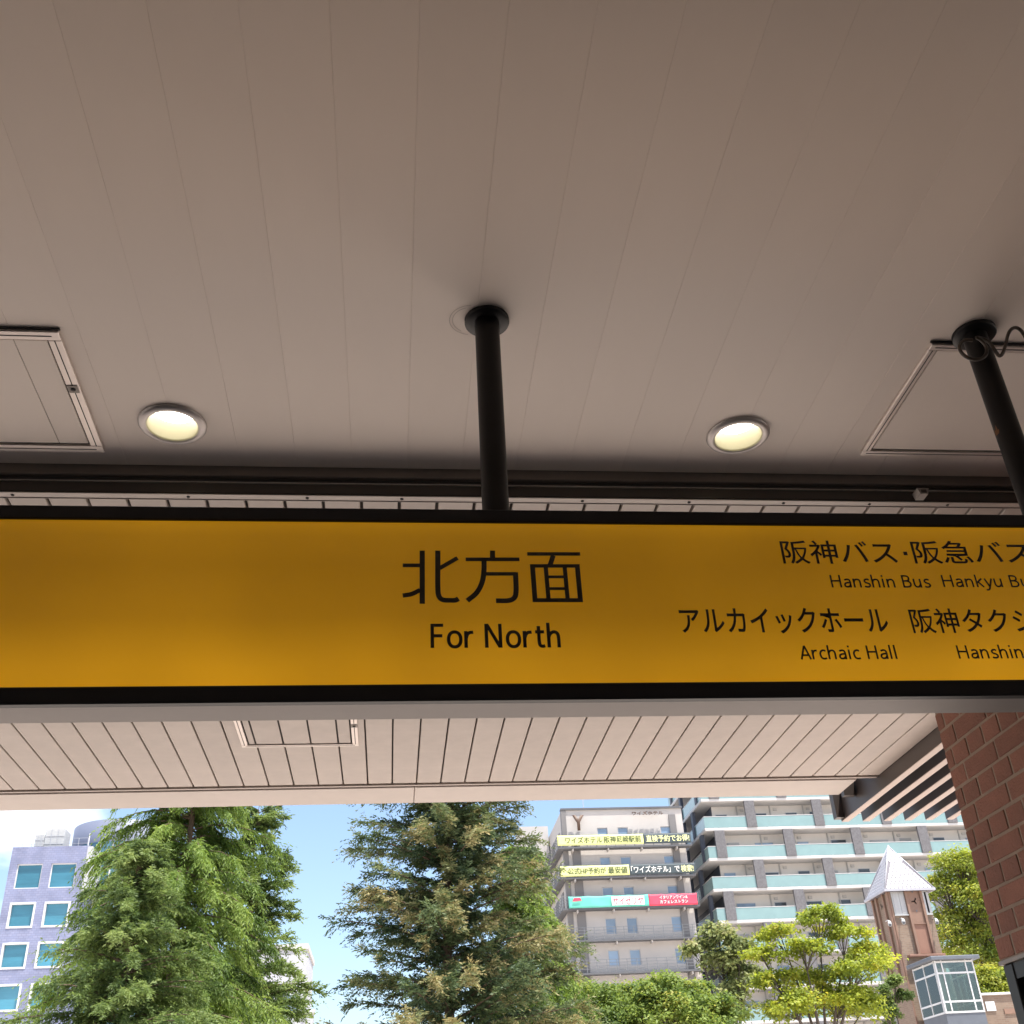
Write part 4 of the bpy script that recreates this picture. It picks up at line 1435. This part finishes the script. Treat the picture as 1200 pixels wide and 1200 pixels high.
# ================================================================== trees
M['bark'] = mat('bark', (0.11, 0.075, 0.052), 0.95, var=0.3, vscale=8, bump=0.6, bscale=30, stretch=(1, 1, 0.25))
M['bark_grey'] = mat('bark_grey', (0.085, 0.07, 0.06), 0.95, var=0.3, vscale=8, bump=0.6, bscale=30, stretch=(1, 1, 0.25))


def leaf_mesh(name, base, axis, side, length, width, tint, taper=0.45, bend=0.0):
    """Leaf-sized faces as one mesh: a pointed four-sided blade for every base point."""
    n_ = len(base)
    v = np.empty((n_, 4, 3), dtype=np.float32)
    L = length[:, None]
    W = width[:, None]
    v[:, 0] = base
    v[:, 1] = base + axis * L * taper + side * W * 0.5
    v[:, 2] = base + axis * L
    v[:, 3] = base + axis * L * taper - side * W * 0.5
    v[:, 2, 2] -= bend * length
    me = bpy.data.meshes.new(name)
    me.vertices.add(n_ * 4)
    me.loops.add(n_ * 4)
    me.polygons.add(n_)
    me.vertices.foreach_set('co', v.ravel())
    me.loops.foreach_set('vertex_index', np.arange(n_ * 4, dtype=np.int32))
    me.polygons.foreach_set('loop_start', np.arange(0, n_ * 4, 4, dtype=np.int32))
    me.polygons.foreach_set('loop_total', np.full(n_, 4, dtype=np.int32))
    at_ = me.attributes.new('tint', 'FLOAT', 'FACE')
    at_.data.foreach_set('value', tint.astype(np.float32))
    me.update()
    return me


def unit(a):
    return a / np.maximum(np.linalg.norm(a, axis=-1, keepdims=True), 1e-9)


def conifer(label, x, y, H, prof, lm, nb=190, tw_per=34, lv=18, droop=0.25, rise=0.25, twig=0.55, leaf=(0.11, 0.03),
            hang=0.5, jag=0.35, zmin=1.5, tip=0.0, tipw=0.0, seed=1, group='conifers on the plaza', name='conifer_tree', zlow=None, lat=0.7, core=0.3):
    r = np.random.default_rng(seed)
    o = thing(name, (x, y, 0), label, 'tree', group)
    tr = MB()
    pts = [(0.06 * H / 15 * math.sin(i * 0.9), 0.05 * math.cos(i * 1.3), H * i / 14) for i in range(15)]
    tr.tube(pts, [max(0.010 * H * (1 - i / 14.5) ** 0.9, 0.012) for i in range(15)], 10)
    z0 = r.uniform(0, 1, nb) ** 0.9
    zb = zmin + (H * 0.985 - zmin) * z0
    if zlow is not None:
        zb = np.maximum(zb, zlow + r.uniform(0, 0.5, nb))
    ang = np.arange(nb) * 2.39996 + r.uniform(-0.5, 0.5, nb)
    rad = np.interp(zb, [p[0] for p in prof], [p[1] for p in prof]) * (1 + r.uniform(-jag, jag * 0.6, nb))
    inner = r.uniform(0, 1, nb) < core               # short branches that fill the heart of the crown
    rad = np.where(inner, rad * r.uniform(0.35, 0.65, nb), rad)
    dirh = np.stack([np.cos(ang), np.sin(ang), np.zeros(nb)], 1)

    def bpos(i, t):
        p = dirh[i] * (rad[i] * t)[:, None]
        p[:, 2] = zb[i] - 0.12 * rad[i] + rad[i] * (rise * t - droop * t * t) 
        return p
    for i in range(nb):
        if rad[i] < 0.25:
            continue
        ii = np.full(5, i)
        q = bpos(ii, np.linspace(0, 0.92, 5))
        tr.tube([tuple(a) for a in q], [0.008 + 0.009 * rad[i] * (1 - k / 4.6) for k in range(5)], 5, cap=False)
    tr_o = link('trunk', tr.mesh('trunk'), M['bark'], o)
    # twigs
    cnt = np.maximum(6, (tw_per * (0.25 + rad / max(rad.max(), 0.1) * 1.0))).astype(int)
    bi = np.repeat(np.arange(nb), cnt)
    nt = len(bi)
    t = 1 - r.uniform(0, 1, nt) ** 1.35 * 0.9
    tb = bpos(bi, t)
    fwd = unit(dirh[bi] * 1.0 + np.array([0, 0, 1.0]) * (rise - 2 * droop * t)[:, None])
    sidev = np.stack([-dirh[bi][:, 1], dirh[bi][:, 0], np.zeros(nt)], 1)
    sgn = r.choice([-1.0, 1.0], nt)
    tdir = unit(fwd * r.uniform(0.3, 1.0, nt)[:, None] + sidev * (sgn * r.uniform(0.05, 1.0, nt) * lat * (1.25 - 0.6 * t))[:, None]
                + np.array([0, 0, 1.0]) * r.normal(0.05 - 0.2 * hang, 0.3, nt)[:, None])
    tl_ = twig * r.uniform(0.5, 1.25, nt) * np.clip(0.45 + 0.6 * rad[bi] / max(rad.max(), 0.1), 0.35, 1.1)
    ttint = np.clip(0.30 + 0.13 * r.normal(size=nt) + 0.22 * np.repeat(r.normal(size=nb), cnt) + 0.22 * (t - 0.5), 0, 0.74)
    if tip > 0:
        dry_sunlit = (r.uniform(0, 1, nt) < tip * np.repeat(3.2 * r.uniform(0, 1, nb) ** 4 * (1 + 1.0 * np.cos(ang + 0.7)), cnt)) & (t > 0.5)  # tan dry tips weighted to the sun side: sunlight painted into the colour
        ttint = np.where(dry_sunlit, np.clip(0.85 + 0.15 * r.normal(size=nt), 0.7, 1), ttint)
    li = np.repeat(np.arange(nt), lv)
    nl = len(li)
    s = np.tile(np.linspace(0.05, 1, lv), nt) + r.uniform(-0.03, 0.03, nl)
    base = tb[li] + tdir[li] * (tl_[li] * s)[:, None]
    base[:, 2] -= hang * 0.5 * tl_[li] * s * s
    base += r.normal(0, 0.012, (nl, 3))
    # leaflets leave the twig to either side, hanging
    ts = unit(np.cross(tdir[li], np.array([0, 0, 1.0])))
    sg = np.where(np.arange(nl) % 2 == 0, 1.0, -1.0)
    ax = unit(tdir[li] * r.uniform(0.35, 0.9, nl)[:, None] + ts * (sg * r.uniform(0.4, 1.0, nl))[:, None]
              + np.array([0, 0, 1.0]) * r.normal(-hang * 0.55, 0.28, nl)[:, None])
    sd_ = unit(np.cross(ax, r.normal(size=(nl, 3))))
    me = leaf_mesh('crown', base, ax, sd_, leaf[0] * r.uniform(0.6, 1.35, nl), leaf[1] * r.uniform(0.7, 1.4, nl),
                   np.clip(ttint[li] + r.normal(0, 0.06, nl), 0, 1))
    link('crown', me, lm, o)
    return o


def broadleaf(label, x, y, blobs, lm, n_leaf=26000, leaf=(0.13, 0.075), bark='bark_grey', trunk_r=0.13, fork=0.45, seed=1,
              group='broadleaf trees on the plaza', flat=0.55, name='broadleaf_tree', spread=0.62, lean=(0, 0)):
    """blobs: (dx, dy, z, rx, rz) masses of foliage carried by limbs; every mass is made of leaf pads."""
    r = np.random.default_rng(seed)
    o = thing(name, (x, y, 0), label, 'tree', group)
    tr = MB()
    zmax = max(b_[2] for b_ in blobs)
    zf = zmax * fork
    tr.tube([(0, 0, 0), (0.03, 0.02, zf * 0.5), (lean[0] * 0.4, lean[1] * 0.4, zf)], [trunk_r * 1.25, trunk_r, trunk_r * 0.85], 10)
    vol = np.array([b_[3] ** 2 * b_[4] for b_ in blobs])
    vol = vol ** 0.75
    share = (vol / vol.sum() * n_leaf).astype(int)
    B, T, PN = [], [], []
    for b_, sh in zip(blobs, share):
        c = np.array(b_[:3])
        mid = Vector((c[0] * 0.45, c[1] * 0.45, zf + (c[2] - zf) * 0.5))
        tr.tube([(lean[0] * 0.4, lean[1] * 0.4, zf - 0.05), mid, tuple(c)], [trunk_r * 0.6, trunk_r * 0.36, trunk_r * 0.12], 7, cap=False)
        npad = max(14, int(34 * (b_[3] / 1.0) ** 1.5))
        d = unit(r.normal(size=(npad, 3)))
        d[:, 2] = np.where(d[:, 2] < -0.45, -d[:, 2], d[:, 2])
        rr = r.uniform(0.35, 1.08, npad) ** 0.6
        pc = c + d * rr[:, None] * np.array([b_[3], b_[3], b_[4]])
        for k in range(npad):
            if k % 2 == 0:
                q = (np.array(mid) * 0.35 + c * 0.65)
                mm = (q + pc[k]) / 2 + np.array([0, 0, 0.06])
                tr.tube([tuple(q), tuple(mm), tuple(pc[k])], [trunk_r * 0.16, trunk_r * 0.1, trunk_r * 0.03], 4, cap=False)
        ps = r.uniform(0.12, 0.45, npad) * np.clip(b_[3], 0.6, 1.35)
        w_ = ps ** 2 / (ps ** 2).sum()
        k = r.choice(npad, sh, p=w_)
        e = r.normal(size=(sh, 3)) * spread
        e *= np.stack([ps[k], ps[k], ps[k] * flat], 1)
        B.append(pc[k] + e)
        T.append(np.clip(0.42 + 0.2 * r.normal(size=npad)[k] + 0.12 * r.normal(size=sh), 0, 1))
        PN.append(unit(d[k] * 0.5 + r.normal(0, 0.55, (sh, 3)) + np.array([0, 0, 0.75])))
    base = np.concatenate(B)
    tint = np.concatenate(T)
    nn = np.concatenate(PN)
    nl = len(base)
    ax = unit(np.cross(nn, r.normal(size=(nl, 3))))
    sd_ = np.cross(nn, ax)
    me = leaf_mesh('crown', base, ax, sd_, leaf[0] * r.uniform(0.6, 1.35, nl), leaf[1] * r.uniform(0.7, 1.3, nl), tint, bend=0.15)
    link('trunk', tr.mesh('trunk'), M[bark], o)
    link('crown', me, lm, o)
    return o


L_feather = leaf_mat('leaf_feather', (0.065, 0.115, 0.025), (0.19, 0.28, 0.06), (0.29, 0.35, 0.11), 0.42)
L_fir = leaf_mat('leaf_fir', (0.06, 0.10, 0.03), (0.18, 0.25, 0.075), (0.28, 0.33, 0.13), 0.38)
L_dark = leaf_mat('leaf_dark', (0.035, 0.065, 0.032), (0.115, 0.155, 0.062), (0.30, 0.26, 0.12), 0.3)
L_maple = leaf_mat('leaf_maple', (0.13, 0.18, 0.03), (0.29, 0.35, 0.055), (0.42, 0.39, 0.07), 0.5)
L_green = leaf_mat('leaf_green', (0.06, 0.11, 0.03), (0.21, 0.285, 0.065), (0.38, 0.37, 0.10), 0.42)
L_olive = leaf_mat('leaf_olive', (0.085, 0.115, 0.04), (0.24, 0.28, 0.11), (0.42, 0.38, 0.19), 0.42)
L_yellow = leaf_mat('leaf_yellow', (0.11, 0.16, 0.03), (0.27, 0.32, 0.06), (0.44, 0.41, 0.09), 0.5)


def gx(px, py, Y):
    return at(px, py, Y).x


# left group
conifer('tall bright green feathery conifer behind the left fir', gx(218, 1000, 37), 37, 19.5,
        [(2, 4.6), (5, 4.3), (8, 3.65), (11, 2.9), (13, 2.4), (16, 1.4), (19.5, 0.1)], L_feather, nb=430, tw_per=76, lv=15, droop=0.55, rise=0.36,
        twig=0.7, leaf=(0.14, 0.036), hang=1.1, jag=0.26, seed=3, zlow=2.5, lat=0.6, core=0.42)
conifer('grey-green fir in front of the bright feathery conifer, left', gx(157, 1060, 31), 31, at(163, 983, 31).z,
        [(2, 3.2), (3.5, 2.9), (5, 2.5), (7, 1.7), (9, 0.85), (10.5, 0.1)], L_fir, nb=360, tw_per=62, lv=15, droop=0.34, rise=0.45,
        twig=0.52, leaf=(0.105, 0.031), hang=0.5, jag=0.34, seed=5, zlow=1.8, lat=0.6, core=0.4)
conifer('slim darker conifer at the right of the left group', gx(296, 1050, 43), 43, at(296, 958, 43).z + 0.6,
        [(2, 3.0), (6, 2.4), (9, 1.95), (12, 1.4), (16, 0.2)], L_fir, nb=230, tw_per=50, lv=13, droop=0.3, rise=0.45,
        twig=0.6, leaf=(0.16, 0.05), hang=0.3, jag=0.4, seed=8, zlow=3)
# centre group
conifer('big dark conifer with tan tips in the centre below the canopy', gx(526, 1040, 30), 30, 17.0,
        [(2, 3.2), (5, 2.85), (7, 2.6), (9, 2.3), (11, 2.1), (14, 1.3), (17, 0.1)], L_dark, nb=590, tw_per=72, lv=14, droop=0.2, rise=0.42,
        twig=0.5, leaf=(0.11, 0.034), hang=0.35, jag=0.42, tip=0.55, seed=11, zlow=2, lat=0.65, core=0.5)
conifer('bright green conifer half hidden behind the big dark one', gx(612, 1080, 36), 36, at(604, 985, 36).z,
        [(2, 2.3), (5, 1.95), (7, 1.6), (9, 1.1), (12, 0.2)], L_feather, nb=240, tw_per=50, lv=14, droop=0.5, rise=0.34,
        twig=0.6, leaf=(0.14, 0.038), hang=0.95, jag=0.25, seed=13, zlow=2)
# right-hand broadleaf trees
def tree_at(label, px, py, Y, blobs_px, lm, **kw):
    c = at(px, py, Y)
    bl = []
    for (bx, by, rx_, rz_, dy) in blobs_px:
        q = at(bx, by, Y)
        s_ = (q - Vector((0, 0, EYE))).dot(CF) / FPX
        bl.append((q.x - c.x, dy, q.z, rx_ * s_, rz_ * s_))
    return broadleaf(label, c.x, Y, bl, lm, **kw)


tree_at('bushy green tree beside the big dark conifer below the banners', 700, 1190, 39,
        [(695, 1190, 45, 34, 0), (735, 1182, 36, 30, 0.4), (660, 1205, 40, 40, -0.3), (715, 1225, 60, 40, 0)], L_green, n_leaf=30000, leaf=(0.13, 0.065), seed=21, spread=0.5)
tree_at('dense yellow-green tree in front of the hotel, mid right', 795, 1190, 38,
        [(775, 1172, 36, 28, 0), (815, 1178, 34, 30, 0.3), (790, 1205, 60, 38, -0.3), (845, 1205, 36, 34, 0)], L_green, n_leaf=30000, leaf=(0.13, 0.07), seed=22, spread=0.5)
tree_at('small olive tree with round leaves before the apartment block', 842, 1120, 45,
        [(842, 1098, 20, 14, 0), (822, 1112, 19, 11, 0.3), (866, 1112, 19, 13, -0.2), (848, 1128, 26, 12, 0.1), (872, 1150, 24, 18, 0), (856, 1178, 26, 22, 0)], L_olive,
        n_leaf=6500, leaf=(0.18, 0.115), seed=23, flat=0.7)
tree_at('airy light green maple in front of the apartment block', 950, 1140, 36,
        [(960, 1078, 28, 15, 0), (918, 1092, 24, 10, 0.4), (990, 1096, 24, 13, -0.3), (935, 1116, 30, 11, -0.5), (893, 1118, 22, 9, 0.2),
         (1018, 1118, 26, 14, 0.3), (1000, 1140, 34, 14, -0.5), (955, 1150, 32, 13, 0.6), (905, 1150, 26, 12, -0.2), (985, 1180, 40, 20, 0),
         (1020, 1178, 26, 22, 0.5), (925, 1185, 34, 18, -0.4)], L_maple, n_leaf=26000, leaf=(0.11, 0.08), seed=24, flat=0.42, trunk_r=0.1)
tree_at('low dark shrubby tree beside the tower shaft', 1046, 1170, 47,
        [(1046, 1165, 14, 22, 0), (1040, 1190, 16, 18, 0)], L_fir, n_leaf=9000, leaf=(0.13, 0.07), seed=25)
tree_at('tall yellow-green tree between the tower and the brick pillar', 1140, 1090, 62,
        [(1122, 1018, 30, 20, 0), (1150, 1022, 28, 22, 0.5), (1106, 1045, 20, 22, 0), (1140, 1060, 34, 26, -0.5), (1118, 1085, 26, 20, 0.4), (1160, 1090, 30, 30, 0),
         (1130, 1115, 26, 16, 0), (1165, 1130, 30, 20, -0.4)], L_yellow, n_leaf=24000, leaf=(0.2, 0.11), seed=26, trunk_r=0.2)
tree_at('low bright yellow-green tree behind the glass lobby', 1165, 1150, 56,
        [(1150, 1148, 18, 14, 0), (1172, 1150, 20, 16, 0.3), (1160, 1170, 26, 14, 0)], L_yellow, n_leaf=12000, leaf=(0.16, 0.09), seed=27)
